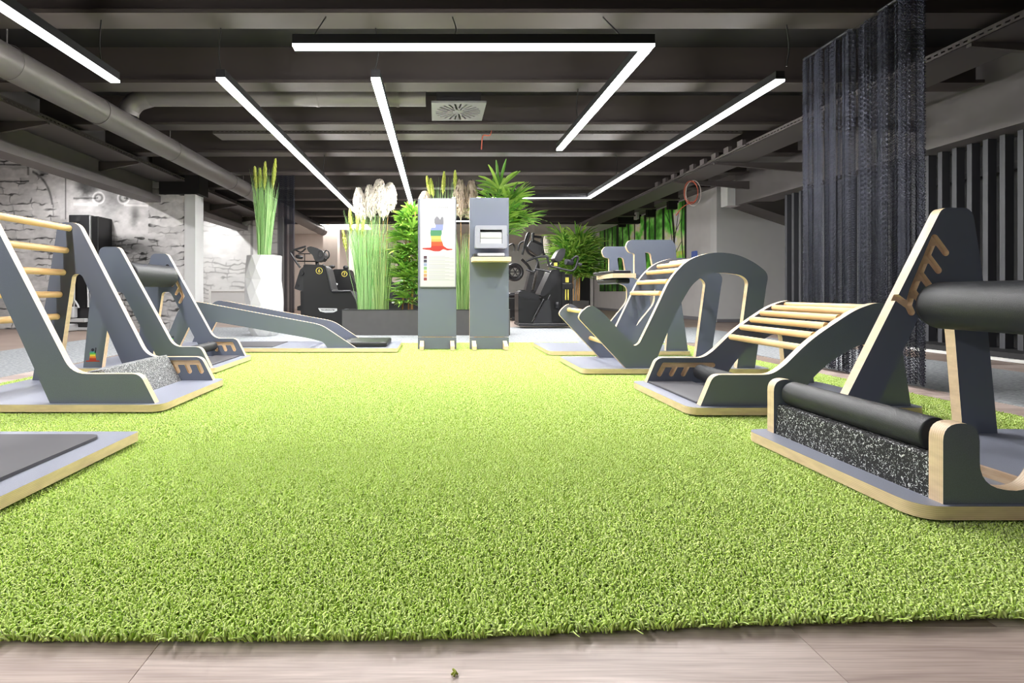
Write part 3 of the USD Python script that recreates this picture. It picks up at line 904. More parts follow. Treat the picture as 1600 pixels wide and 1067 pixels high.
S0 = 0.121
near_, far_ = [], []
nx = int(round((RX1 - RX0) / S0))
for i in range(nx):
    x = RX0 + (i + 0.5) * S0
    if not (-1.9 < x < 1.9):
        pass
    for jn in range(10):
        y = front(x) + S0 * (jn + 0.5)
        if abs(x) < 0.95 * y + 0.75:
            near_.append((x, y, 0.008))
S1 = 0.3025
for i in range(int(round((RX1 - RX0) / S1))):
    x = RX0 + (i + 0.5) * S1
    y = front(x) + S0 * 10 + S1 / 2
    while y < RY1 - 0.1:
        far_.append((x, y, 0.008))
        y += S1
    for jn in range(4):
        y = front(x) + S1 * (jn + 0.5)
        if not abs(x) < 0.95 * y + 0.75 - 0.1:
            far_.append((x, y, 0.008))
pile('pile', S0, 0.0055, 0.0031, 0.019, near_, 11)
pile('far_pile', S1, 0.0078, 0.0046, 0.0185, far_, 31)

#@@DEVICES
# ================================================================== the wooden stretching trainers
ZP0, ZP = 0.031, 0.069
TH = 0.042


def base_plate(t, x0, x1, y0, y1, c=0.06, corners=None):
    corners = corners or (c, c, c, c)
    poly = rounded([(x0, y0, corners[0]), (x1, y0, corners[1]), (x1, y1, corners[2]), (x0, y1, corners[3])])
    return sheet(t, 'base_plate', poly, 'z', ZP0, ZP, 'plate_laminate_lit')


def rung(t, x, z, y0, y1, r=0.0195, name='rung'):
    part(t, name, rod((x, y0, z), (x, y1, z), r, 20), 'pine')


def roller(t, name, x, z, y0, y1, r, rodded=True, bevel=0.02, axle_to=None):
    b = part(t, name, rod((x, y0, z), (x, y1, z), r, 40, bevel), 'black_foam', smooth=50)
    if axle_to:
        part(b, 'axle', rod((x, axle_to[0], z), (x, axle_to[1], z), 0.014, 14), 'pine')
    return b


def logo(t, x, y, z, h, name='logo'):
    """small sitting figure printed in rainbow colours on the leg"""
    cols = [((-0.5, 0.5), 0.0, (150, 40, 40)), ]
    grp = part(t, name, solid(Polygon([(x - 0.55 * h, z), (x + 0.55 * h, z), (x + 0.5 * h, z + 0.09 * h), (x - 0.5 * h, z + 0.09 * h)]), 'y', y - 0.0012, y), 'logo_red', smooth=False)
    for k, (w, a, b, mt) in enumerate([(0.27, 0.09, 0.28, 'logo_red'), (0.25, 0.28, 0.42, 'logo_orange'), (0.22, 0.42, 0.56, 'logo_yellow'), (0.25, 0.56, 0.70, 'logo_green'), (0.22, 0.70, 0.80, 'logo_teal')]):
        part(grp, 'band', solid(Polygon([(x - w * h, z + a * h), (x + w * h, z + a * h), (x + w * h * 0.94, z + b * h), (x - w * h * 0.94, z + b * h)]), 'y', y - 0.0012, y), mt, smooth=False)
    part(grp, 'head', solid(unary_union([Point(x, z + 0.92 * h).buffer(0.12 * h), LineString([(x + 0.2 * h, z + 0.7 * h), (x + 0.24 * h, z + 1.05 * h)]).buffer(0.05 * h)]), 'y', y - 0.0012, y), 'logo_dark', smooth=False)


for nm, c in dict(logo_red=(170, 56, 44), logo_orange=(226, 126, 50), logo_yellow=(232, 206, 70), logo_green=(92, 170, 90), logo_teal=(70, 140, 150), logo_dark=(44, 44, 60), logo_violet=(158, 152, 190), logo_blue=(150, 160, 214)).items():
    simple(nm, lin(*c), 0.6)

# ---- right, nearest: tower with two rollers
t = thing('roller_trainer', 'nearest wooden trainer on the right with two black foam rollers and a notched tower', 'gym equipment', (1.95, 1.8, 0.02))
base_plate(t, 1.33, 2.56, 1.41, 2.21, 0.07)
P1 = rounded([(1.41, ZP), (1.41, .294, .055), (1.512, .294, .055), (1.512, .118, .07), (1.655, .10, .06), (2.114, 1.012, .025), (2.24, 1.012, .045), (2.285, .72, .12), (2.305, .50, .1), (2.345, ZP), (2.20, ZP), (2.165, .50, .05), (2.15, .64, .03), (2.055, .64, .03), (1.79, ZP)])
c1 = comb((2.086, .878), (1.968, .60), 5, (.045, -.066), .0145, extra=[[(1.968, .60), (1.962, .585)], [(1.962, .585), (1.85, .672)]])
c1 = unary_union([comb((2.082, .886), (1.990, .664), 4, (.046, -.062), .0145), LineString([(1.990, .664), (1.972, .602)]).buffer(.0145), LineString([(1.972, .602), (1.985, .575)]).buffer(.0145), LineString([(1.972, .602), (1.88, .668)]).buffer(.0145)])
grooved(t, 'side_panel', P1, c1, 1.425, 1)
grooved(t, 'side_panel', P1, c1, 2.14, -1)
roller(t, 'back_roller', 2.068, .605, 1.50, 2.125, .096, bevel=0.028, axle_to=(1.467, 2.14))
roller(t, 'foot_roller', 1.48, .237, 1.515, 2.125, .0505, bevel=0.006, axle_to=(1.467, 2.14))
part(t, 'rubber_block', solid(rounded([(1.415, ZP), (1.58, ZP), (1.545, .18, .01), (1.425, .192, .012)]), 'y', 1.47, 2.137), 'speckled_rubber', smooth=30)
part(t, 'backing_board', bx(1.75, 1.765, 1.467, 2.14, ZP, .10), 'birch_ply', smooth=False)

# ---- right, second: curved climbing frame
t = thing('rung_trainer', 'low curved wooden trainer on the right with six round rungs, second from the front', 'gym equipment', (1.9, 3.0, 0.02))
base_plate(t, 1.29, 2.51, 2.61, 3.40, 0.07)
P2 = rounded([(1.37, ZP), (1.437, .23, .04), (1.735, .23, .09), (1.80, .272, .05), (1.94, .41, .12), (2.07, .50, .2), (2.18, .572, .2), (2.30, .61, .15), (2.385, .575, .06), (2.46, ZP), (2.28, ZP), (2.25, .39, .06), (2.19, .385, .06), (2.05, .305, .2), (1.95, .215, .2), (1.89, .12, .1), (1.865, ZP)])
c2 = unary_union([comb((1.639, .184), (1.483, .184), 3, (-.032, -.06), .0155), LineString([(1.639, .184), (1.80, .184)]).buffer(.0155)])
grooved(t, 'side_panel', P2, c2, 2.655, 1)
grooved(t, 'side_panel', P2, c2, 3.335, -1)
for (x, z) in [(1.921, .366), (1.99, .43), (2.055, .48), (2.122, .522), (2.2, .556), (2.28, .575)]:
    rung(t, x, z, 2.697, 3.335)
roller(t, 'foot_roller', 1.71, .142, 2.71, 3.32, .048, bevel=.006, axle_to=(2.697, 3.335))
part(t, 'floor_pad', rbx(1.375, 1.66, 2.71, 3.325, ZP, ZP + .012, .005), 'mat_rubber')

# ---- right, third: high arch with a V-shaped arm
t = thing('arch_trainer', 'tall arched wooden trainer on the right with rungs and a V-shaped arm', 'gym equipment', (1.85, 4.3, 0.02))
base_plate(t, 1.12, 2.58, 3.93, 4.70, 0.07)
P3 = rounded([(1.468, ZP), (1.10, .458, .05), (1.12, .50, .03), (1.195, .565, .07), (1.275, .515, .06), (1.535, .238, .035), (1.572, .258, .03), (1.700, .520, .1), (1.815, .77, .3), (1.945, .905, .3), (2.08, .957, .3), (2.217, .968, .3), (2.35, .945, .3), (2.48, .88, .2), (2.575, .80, .09), (2.556, .70), (2.468, ZP), (2.328, ZP), (2.418, .745, .04), (2.365, .79, .04), (2.217, .812, .2), (2.095, .80, .15), (1.99, .73, .2), (1.89, .568, .3), (1.774, .308, .3), (1.68, ZP)])
sheet(t, 'side_panel', P3, 'y', 3.968, 3.968 + TH)
sheet(t, 'side_panel', P3, 'y', 4.60, 4.60 + TH)
for (x, z) in [(1.756, .648), (1.813, .742), (1.90, .83), (1.996, .887), (2.108, .916), (2.25, .86)]:
    rung(t, x, z, 4.01, 4.60)
rung(t, 1.19, .50, 4.01, 4.60, .019)
rung(t, 1.385, .245, 4.01, 4.60, .019)

# ---- right, last: tall frame with seat board and arm rests
t = thing('armrest_trainer', 'tall wooden trainer at the back right with a padded board and two arm rests', 'gym equipment', (1.9, 5.5, 0.02))
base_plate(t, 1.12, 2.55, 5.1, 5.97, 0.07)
P4 = rounded([(1.80, ZP), (2.19, .55, .06), (2.19, .72, .05), (1.985, .80, .02), (1.985, 1.05, .03), (1.935, 1.05, .03), (1.895, 1.115, .07), (1.93, 1.182, .07), (2.36, 1.182, .06), (2.395, 1.13, .05), (2.42, .80), (2.52, ZP), (2.30, ZP), (2.33, .45, .03), (2.27, .45, .03), (2.02, ZP)])
P4 = P4.difference(rounded([(2.075, 1.055, .03), (2.10, .87), (2.175, .87), (2.145, 1.055, .03)]))
sheet(t, 'side_panel', P4, 'y', 5.13, 5.13 + TH)
sheet(t, 'side_panel', P4, 'y', 5.88, 5.88 + TH)
sheet(t, 'seat_board', Polygon([(1.75, 5.08), (1.98, 5.08), (1.98, 5.95), (1.86, 5.95)]), 'z', .80, .845)
part(t, 'seat_pad', rbx(1.79, 1.97, 5.18, 5.86, .845, .88, .012), 'black_vinyl')
part(t, 'under_pad', rbx(1.83, 1.97, 5.2, 5.84, .745, .80, .02), 'black_vinyl')

# ---- left, nearest: plate with pad
t = thing('mat_trainer', 'grey wooden base plate with a black pad in the left foreground', 'gym equipment', (-2.0, 1.8, 0.02))
base_plate(t, -2.6, -1.26, 1.40, 2.17, 0.012)
part(t, 'floor_pad', solid(rounded([(-2.5, 1.50, .03), (-1.36, 1.50, .03), (-1.36, 2.085, .05), (-2.5, 2.085, .03)]), 'z', ZP, ZP + .012), 'mat_rubber', smooth=40)

# ---- left, second: ladder
t = thing('ladder_trainer', 'leaning wooden ladder trainer on the left with thin round rungs and a speckled wedge', 'gym equipment', (-2.1, 3.1, 0.02))
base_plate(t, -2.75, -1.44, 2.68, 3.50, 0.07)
L2 = rounded([(-1.493, ZP), (-1.573, .225, .04), (-1.935, .225, .08), (-2.398, 1.125, .05), (-2.528, 1.125, .05), (-2.60, .664), (-2.70, ZP), (-2.535, ZP), (-2.432, .78, .03), (-2.372, .78, .03), (-2.05, ZP)])
cL = comb((-1.78, .182), (-1.59, .182), 3, (.026, -.056), .0115)
cL = unary_union([comb((-1.753, .188), (-1.595, .188), 3, (.026, -.058), .0155), LineString([(-1.753, .188), (-1.84, .188)]).buffer(.0155)])
grooved(t, 'side_panel', L2, cL, 2.715, 1)
grooved(t, 'side_panel', L2, cL, 3.42, -1)
for (x, z) in [(-2.455, 1.085), (-2.474, .937), (-2.494, .79), (-2.517, .643), (-2.534, .495)]:
    rung(t, x, z, 2.757, 3.42, .021)
part(t, 'rubber_wedge', solid(rounded([(-2.03, ZP), (-1.70, ZP), (-1.80, .24, .006), (-1.93, .22, .006)]), 'y', 2.765, 3.415), 'speckled_rubber_lit', smooth=30)

# ---- left, third: roller tower (as the one on the right, mirrored)
t = thing('roller_trainer', 'wooden tower trainer on the left behind the ladder, one foam roller up high', 'gym equipment', (-2.3, 4.35, 0.02))
base_plate(t, -2.95, -1.72, 3.95, 4.80, 0.07)
L3 = rounded([(-1.765, ZP), (-1.845, .23, .04), (-2.055, .23, .07), (-2.484, 1.012, .03), (-2.63, 1.012, .045), (-2.655, .88, .05), (-2.70, .665, .1), (-2.76, ZP), (-2.615, ZP), (-2.53, .66, .03), (-2.455, .66, .03), (-2.14, ZP)])
cU = unary_union([comb((-2.405, .775), (-2.335, .62), 3, (-.03, -.055), .0135), LineString([(-2.405, .775), (-2.43, .83)]).buffer(.0135)])
cD = unary_union([comb((-2.052, .184), (-1.888, .184), 3, (.026, -.058), .0155), LineString([(-2.052, .184), (-2.10, .184)]).buffer(.0155)])
cUD = unary_union([cU, cD])
grooved(t, 'side_panel', L3, cUD, 4.0, 1)
grooved(t, 'side_panel', L3, cUD, 4.72, -1)
roller(t, 'back_roller', -2.465, .80, 4.06, 4.70, .098, bevel=.012, axle_to=(4.042, 4.72))
roller(t, 'foot_roller', -2.05, .165, 4.06, 4.70, .042, bevel=.006, axle_to=(4.042, 4.72))
part(t, 'floor_pad', rbx(-2.03, -1.80, 4.07, 4.69, ZP, ZP + .012, .005), 'mat_rubber')
part(t, 'bolt', rod((-2.478, 4.712, .90), (-2.478, 4.72, .90), .014, 12), 'dark_metal')
logo(t, -2.685, 4.0, .115, .10)

# ---- left, last: inclined bench
t = thing('bench_trainer', 'long low sloping wooden bench trainer at the back left with a black cushion', 'gym equipment', (-1.7, 5.75, 0.02))
base_plate(t, -2.95, -.41, 5.36, 6.15, 0.03)
L4 = rounded([(-.85, ZP), (-1.185, .292, .05), (-1.26, .322, .07), (-2.49, .55, .05), (-2.60, .56, .06), (-2.725, .46, .03), (-2.885, ZP), (-2.72, ZP), (-2.565, .385, .04), (-2.43, .362, .05), (-1.335, .17, .08), (-1.19, .13, .06), (-1.15, ZP)])
sheet(t, 'side_panel', L4, 'y', 5.40, 5.40 + TH)
sheet(t, 'side_panel', L4, 'y', 6.05, 6.05 + TH)
part(t, 'cushion', rbx(-1.02, -.53, 5.46, 6.03, ZP, ZP + .055, .02), 'black_vinyl')
part(t, 'floor_pad', rbx(-2.3, -1.75, 5.47, 6.03, ZP, ZP + .008, .003), 'mat_rubber')
for x, z in ((-2.45, .44), (-1.35, .24)):
    rung(t, x, z, 5.442, 6.05, .019, 'crossbar')
logo(t, -2.79, 5.40, .12, .07)

#@@KIOSKS
# ================================================================== the two grey stands
YK = 5.66
ZF = 0.03


def stand(name, label, x0, x1, top):
    t = thing(name, label, 'stand', ((x0 + x1) / 2, YK + 0.02, ZF))
    sheet(t, 'board', sbox(x0, 0.165, x1, top), 'y', YK, YK + TH)
    sheet(t, 'foot_board', sbox(x0, ZF, x1, 0.158), 'y', YK, YK + TH)
    for x in (x0 + 0.045, x1 - 0.045):
        prof = Polygon([(YK - 0.14, ZF), (YK + 0.18, ZF), (YK + 0.18, ZF + 0.04), (YK + TH, ZF + 0.09), (YK, ZF + 0.09), (YK - 0.14, ZF + 0.04)])
        part(t, 'foot', solid(prof.difference(sbox(YK, 0, YK + TH, 1)), 'x', x - 0.022, x + 0.022), 'birch_ply', smooth=False)
    part(t, 'connector', bx(x0 + 0.05, x1 - 0.05, YK + 0.012, YK + 0.03, 0.156, 0.168), 'birch_ply', smooth=False)
    return t


t = stand('poster_stand', 'slim grey upright stand carrying a white yoga poster', -0.205, 0.219, 1.692)
t = thing('poster', 'framed white poster with a rainbow-coloured seated yoga figure on the left stand', 'poster', (0.01, YK - 0.012, 0.72))
px0, pz0 = P(656.5, 448, YK)
px1, pz1 = P(711.5, 311, YK)
part(t, 'frame', cat_([bx(px0 - 0.006, px0 + 0.004, YK - 0.02, YK - 0.001, pz0, pz1), bx(px1 - 0.004, px1 + 0.006, YK - 0.02, YK - 0.001, pz0, pz1), bx(px0, px1, YK - 0.02, YK - 0.001, pz1 - 0.004, pz1 + 0.006), bx(px0, px1, YK - 0.02, YK - 0.001, pz0 - 0.006, pz0 + 0.004)]), 'frame_grey', smooth=False)
part(t, 'sheet', bx(px0 + 0.004, px1 - 0.004, YK - 0.016, YK - 0.001, pz0 + 0.004, pz1 - 0.004), 'paper_white', smooth=False)
# printed figure (poster pixels, 1 unit = 1/10.67 photo pixel of the crop)
q = lambda cx, cy: P(650 + cx / 10.67, 300 + cy / 10.67, YK)
body = rounded([q(255, 890) + (.0,), q(250, 930) + (.01,), q(110, 935) + (.005,), q(108, 955) + (.005,), q(240, 970) + (.01,), q(300, 990) + (.02,), q(400, 990) + (.02,), q(450, 950) + (.02,), q(520, 975) + (.01,), q(605, 965) + (.005,), q(605, 950) + (.005,), q(520, 945) + (.01,), q(455, 900) + (.01,), q(440, 840) + (.01,), q(415, 790) + (.01,), q(415, 735) + (.01,), q(432, 690) + (.01,), q(425, 645) + (.01,), q(445, 640) + (.005,), q(458, 520) + (.01,), q(455, 430) + (.01,), q(435, 415) + (.01,), q(412, 440) + (.01,), q(405, 470) + (.01,), q(385, 440) + (.01,), q(350, 405) + (.01,), q(310, 450) + (.01,), q(305, 510) + (.01,), q(330, 560) + (.01,), q(325, 600) + (.01,), q(285, 595) + (.01,), q(250, 605) + (.01,), q(238, 690) + (.01,), q(255, 780) + (.01,)])
zt = [q(0, c)[1] for c in (400, 545, 640, 735, 790, 830, 900, 1000)]
for k, mt in enumerate(['poster_lilac_grey', 'poster_blue', 'poster_green', 'poster_yellow', 'poster_sand', 'poster_orange', 'poster_red']):
    c = [(116, 114, 124), (124, 132, 186), (70, 124, 92), (180, 170, 90), (186, 146, 74), (176, 76, 42), (166, 48, 40)][k]
    simple(mt, lin(*c), 0.8)
    b = body.intersection(sbox(-1, zt[k + 1], 1, zt[k]))
    part(t, 'figure_band', solid(b, 'y', YK - 0.0172, YK - 0.0158), mt, smooth=False)
for k in range(7):
    c = [(76, 54, 66), (60, 58, 76), (134, 144, 178), (120, 160, 112), (184, 164, 104), (180, 138, 98), (130, 62, 66)][k]
    simple('key_%d' % k, lin(*c), 0.8)
    a = P(650 + 200 / 16.4, 390 + (165 + 92 * k) / 16.4, YK)
    b = P(650 + 278 / 16.4, 390 + (165 + 92 * k + 74) / 16.4, YK)
    part(t, 'key_box', bx(a[0], b[0], YK - 0.0172, YK - 0.0158, b[1], a[1]), 'key_%d' % k, smooth=False)
    rows = []
    for j in range(3):
        z = a[1] - 0.006 - j * 0.012
        rows.append(bx(b[0] + 0.02, b[0] + 0.20 + 0.05 * ((k * 3 + j) % 3), YK - 0.0168, YK - 0.0158, z - 0.002, z + 0.002))
    part(t, 'text_lines', cat_(rows), 'ink_grey', smooth=False, kind='stuff')
h0, h1 = P(650 + 165 / 10.67, 300 + 262 / 10.67, YK), P(650 + 540 / 10.67, 300 + 262 / 10.67, YK)
words = [bx(h0[0] + k * (h1[0] - h0[0]) / 11 + 0.003, h0[0] + (k + 0.85) * (h1[0] - h0[0]) / 11, YK - 0.0168, YK - 0.0158, h0[1] - 0.010, h0[1] + 0.010) for k in range(11) if k != 5]
part(t, 'heading', cat_(words), 'ink_grey', smooth=False, kind='stuff')

stand('dispenser_stand', 'slim grey upright stand carrying the paper dispenser, right of the poster', 0.367, 0.80, 1.70)
t = thing('paper_dispenser', 'grey paper towel dispenser with a white roll on the right stand', 'paper dispenser', (0.58, YK - 0.05, 1.12))
ax, az0 = P(741.2, 389, YK)
bx_, az1 = P(790.2, 354.5, YK)
case = rounded([(ax, az0, .02), (bx_, az0, .02), (bx_ - .004, az1, .012), (ax + .004, az1, .012)])
wx0, wz0 = P(748.5, 382, YK)
wx1, wz1 = P(782.5, 361, YK)
win = sbox(wx0, wz0, wx1, wz1)
part(t, 'casing', cat_([solid(case.difference(win), 'y', YK - 0.13, YK - 0.10), solid(case, 'y', YK - 0.02, YK), solid(case.difference(case.buffer(-.012)), 'y', YK - 0.10, YK - 0.02)]), 'dispenser_grey', smooth=30)
part(t, 'paper_roll', rod((wx0 + .004, YK - 0.066, (wz0 + wz1) / 2 + .004), (wx1 - .004, YK - 0.066, (wz0 + wz1) / 2 + .004), .056, 40), 'paper_white')
part(t, 'paper_sheet', bx(wx0 + .004, wx1 - .004, YK - 0.126, YK - 0.123, wz0 - .002, wz0 + .05), 'paper_white', smooth=False)
part(t, 'button', rod((bx_, YK - 0.07, (az0 + az1) / 2 + .03), (bx_ + .008, YK - 0.07, (az0 + az1) / 2 + .03), .012, 12), 'dark_metal')
sx0, sz0 = P(736.8, 409, YK - .1)
sx1, sz1 = P(796.5, 402.4, YK - .1)
solo('wall_shelf', solid(rounded([(sx0, YK - .24, .03), (sx1, YK - .24, .03), (sx1, YK, 0), (sx0, YK, 0)]), 'z', sz0, sz1), 'birch_ply', 'small light wooden shelf under the paper dispenser', 'shelf')
t = thing('tray', 'flat silver tray with a white cloth stack on the small wooden shelf', 'tray', (0.58, YK - .11, sz1))
tx0, tx1 = P(739.5, 400, YK - .1)[0], P(788, 400, YK - .1)[0]
part(t, 'tray_body', cat_([bx(tx0, tx1, YK - .21, YK - .02, sz1, sz1 + .008), bx(tx0, tx0 + .03, YK - .21, YK - .02, sz1 + .008, sz1 + .035)]), 'machine_shell', smooth=False)
part(t, 'cloth_stack', rbx(tx0 + .04, tx1 - .01, YK - .20, YK - .03, sz1 + .008, sz1 + .04, .008), 'silver')

#@@PLANTS
# ================================================================== plants
def blades(base, n, h, spread, top, w, seed, droop=0.0, flat=0.5, ztop=None):
    """n thin tapering leaf strips from around base, fanning out to 'top' radius"""
    r = np.random.default_rng(seed)
    K = 6
    V, F = [], []
    for i in range(n):
        a = r.uniform(0, 2 * np.pi)
        q = math.sqrt(r.uniform(0, 1))
        b = np.array([base[0] + spread * q * math.cos(a), base[1] + spread * flat * q * math.sin(a), base[2]])
        hh = h * r.uniform(0.7, 1.06)
        a2 = a + r.normal(0, 0.5)
        e = np.array([math.cos(a2), math.sin(a2) * flat, 0]) * top * r.uniform(0.1, 1.0)
        s = np.linspace(0, 1, K)
        dr = droop * r.uniform(0, 1) ** 3
        p = b[None] + s[:, None] * [0, 0, hh] + (s ** 1.7)[:, None] * e[None] - (s ** 4)[:, None] * [0, 0, dr * hh]
        side = np.array([-math.sin(a2 + r.normal(0, .8)), math.cos(a2), 0])
        side[1] *= 0.3
        side /= np.linalg.norm(side) + 1e-9
        ww = w * r.uniform(0.6, 1.2) * (1 - 0.85 * s ** 2)
        o = len(V) and sum(len(x) for x in V)
        V.append(np.vstack([p - side * ww[:, None], p + side * ww[:, None]]))
        for k in range(K - 1):
            F += [(o + k, o + K + k, o + K + k + 1), (o + k, o + K + k + 1, o + k + 1)]
    return trimesh.Trimesh(np.vstack(V), np.array(F), process=False)


def plume_mesh(p, h, rad, seed, lean=(0, 0), n=1100):
    """fluffy pampas head: several hundred fine hairs standing out from a leaning spine"""
    r = np.random.default_rng(seed)
    s = r.uniform(0, 1, n) ** 0.8
    a = r.uniform(0, 2 * np.pi, n)
    rr = rad * np.sin(np.pi * np.clip(s * 0.78 + 0.16, 0, 1)) ** 0.6 * r.uniform(0.75, 1.1, n)
    b = np.stack([p[0] + lean[0] * s, p[1] + lean[1] * s, p[2] + h * 0.92 * s], 1)
    d = np.stack([np.cos(a), np.sin(a), 0 * a], 1)
    side = np.stack([-np.sin(a), np.cos(a), 0 * a], 1)
    V = np.zeros((n, 8, 3))
    for k, (f, up, w) in enumerate([(0.0, 0.0, .006), (0.45, .055, .008), (0.85, .07, .007), (1.0, .04, .003)]):
        c = b + d * (rr * f)[:, None] + [0, 0, up * h / 0.35]
        V[:, k] = c - side * w * r.uniform(.7, 1.3, n)[:, None]
        V[:, 4 + k] = c + side * w * r.uniform(.7, 1.3, n)[:, None]
    f = np.array([(0, 4, 5), (0, 5, 1), (1, 5, 6), (1, 6, 2), (2, 6, 7), (2, 7, 3)])
    return trimesh.Trimesh(V.reshape(-1, 3), (f[None] + 8 * np.arange(n)[:, None, None]).reshape(-1, 3), process=False)


def seed_head(p, h, rad, seed, lean=0.0):
    r = np.random.default_rng(seed)
    s = np.linspace(0, 1, 9)
    path = np.stack([p[0] + lean * s, np.full(9, p[1]), p[2] + h * s], 1)
    core = tube(path, rad * np.sin(np.pi * np.clip(s * 0.9 + 0.08, 0, 1)) ** 0.7 + 0.001, 7)
    sp = []
    for k in range(16):
        a, q = r.uniform(0, 6.28), r.uniform(0.05, 0.9)
        b = np.array([p[0] + lean * q, p[1], p[2] + h * q])
        d = np.array([math.cos(a), math.sin(a), 0]) * rad * 0.9
        sp.append(tube([b + d * 0.5, b + d * 1.25 + [0, 0, 0.05]], [0.004, 0.0012], 3))
    return cat_([core] + sp)


def frond(c, az, el, size, n, seed, w=0.024):
    """fan leaf: n folded leaflets spreading from c; az and el give the fan's axis"""
    r = np.random.default_rng(seed)
    ax = np.array([math.cos(az) * math.cos(el), math.sin(az) * math.cos(el), math.sin(el)])
    sd = np.array([-math.sin(az), math.cos(az), 0])
    up = np.cross(ax, sd)
    V, F = [], []
    K = 5
    for i in range(n):
        th = (i / (n - 1) - 0.5) * 2.5 + r.normal(0, .06)
        d = ax * math.cos(th) + sd * math.sin(th) * (1 if True else 0)
        d = d + up * r.normal(0, .08)
        d /= np.linalg.norm(d)
        ln = size * r.uniform(.8, 1.05) * (1 - 0.15 * abs(th))
        s = np.linspace(0.02, 1, K)
        p = c + s[:, None] * d * ln - (s ** 2.2)[:, None] * np.array([0, 0, 1]) * ln * r.uniform(.08, .3)
        across = np.cross(d, up)
        across /= np.linalg.norm(across)
        ww = w * np.sin(np.pi * np.clip(0.12 + 0.85 * s, 0, 1)) ** 0.6 + 0.001
        fold = up * 0.35
        o = sum(len(x) for x in V)
        V.append(np.vstack([p - across * ww[:, None] + fold * ww[:, None], p, p + across * ww[:, None] + fold * ww[:, None]]))
        for k in range(K - 1):
            for b in (0, K):
                F += [(o + b + k, o + b + K + k, o + b + K + k + 1), (o + b + k, o + b + K + k + 1, o + b + k + 1)]
    return trimesh.Trimesh(np.vstack(V), np.array(F), process=False)


def palm(label, x, y, z0, ztop, n_canes, spread, fronds, seed, mat='palm_green', size=0.3, zlow=None):
    r = np.random.default_rng(seed)
    t = thing('potted_palm', label, 'plant', (x, y, z0))
    tops = []
    for k in range(n_canes):
        bx0 = x + r.uniform(-.5, .5) * spread
        tx = bx0 + r.uniform(-.3, .3) * spread
        by = y + r.uniform(-.05, .05)
        zt = z0 + (ztop - z0) * (0.97 - 0.25 * k / max(1, n_canes))
        pth = smooth_path([(bx0, by, z0 - 0.02), ((bx0 + tx) / 2 + r.normal(0, .01), by, (z0 + zt) / 2), (tx, by, zt)], 5)
        part(t, 'cane', tube(pth, np.linspace(.013, .008, len(pth)), 8), 'cane')
        tops.append(pth)
    for k in range(fronds):
        pth = tops[k % n_canes]
        q = 1 - 0.62 * (k // n_canes) * n_canes / fronds if zlow is None else 1 - (1 - zlow) * (k / fronds)
        i = int(np.clip(q * (len(pth) - 1), 0, len(pth) - 1))
        az = r.uniform(0, 2 * np.pi)
        if math.sin(az) > 0.5 and k % 2:
            az = -az
        el = r.uniform(0.15, 1.25) * (0.4 + 0.6 * q)
        st = size * r.uniform(.25, .7)
        c = pth[i] + st * np.array([math.cos(az) * math.cos(el), math.sin(az) * math.cos(el) * .6, math.sin(el)])
        f = part(t, 'frond', frond(c, az, el, size * r.uniform(.85, 1.2), int(r.integers(9, 13)), seed * 100 + k), mat, smooth=False)
        part(f, 'leaf_stalk', tube([pth[i], c], .0035, 5), 'palm_green')
    return t


YP = 7.95
t = thing('planter_box', 'long dark grey planter box behind the two stands', 'planter', (-0.15, YP, 0))
pl0, pl1 = -1.43, 1.115
part(t, 'box', cat_([bx(pl0, pl1, 7.76, 7.79, 0, .38), bx(pl0, pl1, 8.17, 8.2, 0, .38), bx(pl0, pl0 + .03, 7.79, 8.17, 0, .38), bx(pl1 - .03, pl1, 7.79, 8.17, 0, .38)]), 'planter_grey', smooth=False)
part(t, 'rim', cat_([bx(pl0 - .005, pl1 + .005, 7.755, 7.80, .38, .392), bx(pl0 - .005, pl1 + .005, 8.16, 8.205, .38, .392), bx(pl0 - .005, pl0 + .04, 7.80, 8.16, .38, .392), bx(pl1 - .04, pl1 + .005, 7.80, 8.16, .38, .392)]), 'machine_shell', smooth=False)
part(t, 'soil', bx(pl0 + .03, pl1 - .03, 7.79, 8.17, .05, .365), 'bark', smooth=False)

ZS = 0.36


def reeds(label, px, ytop, n, spread, top, seed, heads, y=YP, zb=ZS, mat='reed_green', w=.0052):
    x, zt = P(px, ytop, y)
    t = thing('reed_grass', label, 'plant', (x, y, zb))
    part(t, 'blades', blades((x, y, zb - .02), n, zt - zb, spread, top, w, seed), mat, smooth=False, kind='stuff')
    for k, (hx, hy, hh, ln) in enumerate(heads):
        a, za = P(hx, hy, y)
        part(t, 'seed_head', plume_mesh((a, y - .02, za - hh), hh, .034, seed + k, (ln, 0), 260), 'seed_lime', smooth=60)
        part(t, 'stem', tube([(x + (a - x) * .35, y, zb - .01), (x + (a - x) * .8, y - .01, zb + (za - hh - zb) * .6), (a, y - .02, za - hh + .03)], .003, 4), 'reed_green')
    return t


reeds('tall light green reed grass with lime seed heads at the left end of the planter', 572, 332, 260, .13, .30, 101,
      [(549, 328, .40, -.02), (559, 326, .45, .0), (541, 362, .32, -.05), (566, 335, .4, .03)])
reeds('light green reed grass with yellow seed heads rising behind the poster stand', 690, 285, 120, .12, .20, 111,
      [(672, 278, .30, -.05), (692, 272, .34, .02), (711, 270, .30, .0), (677, 282, .28, -.04)], mat='reed_green')


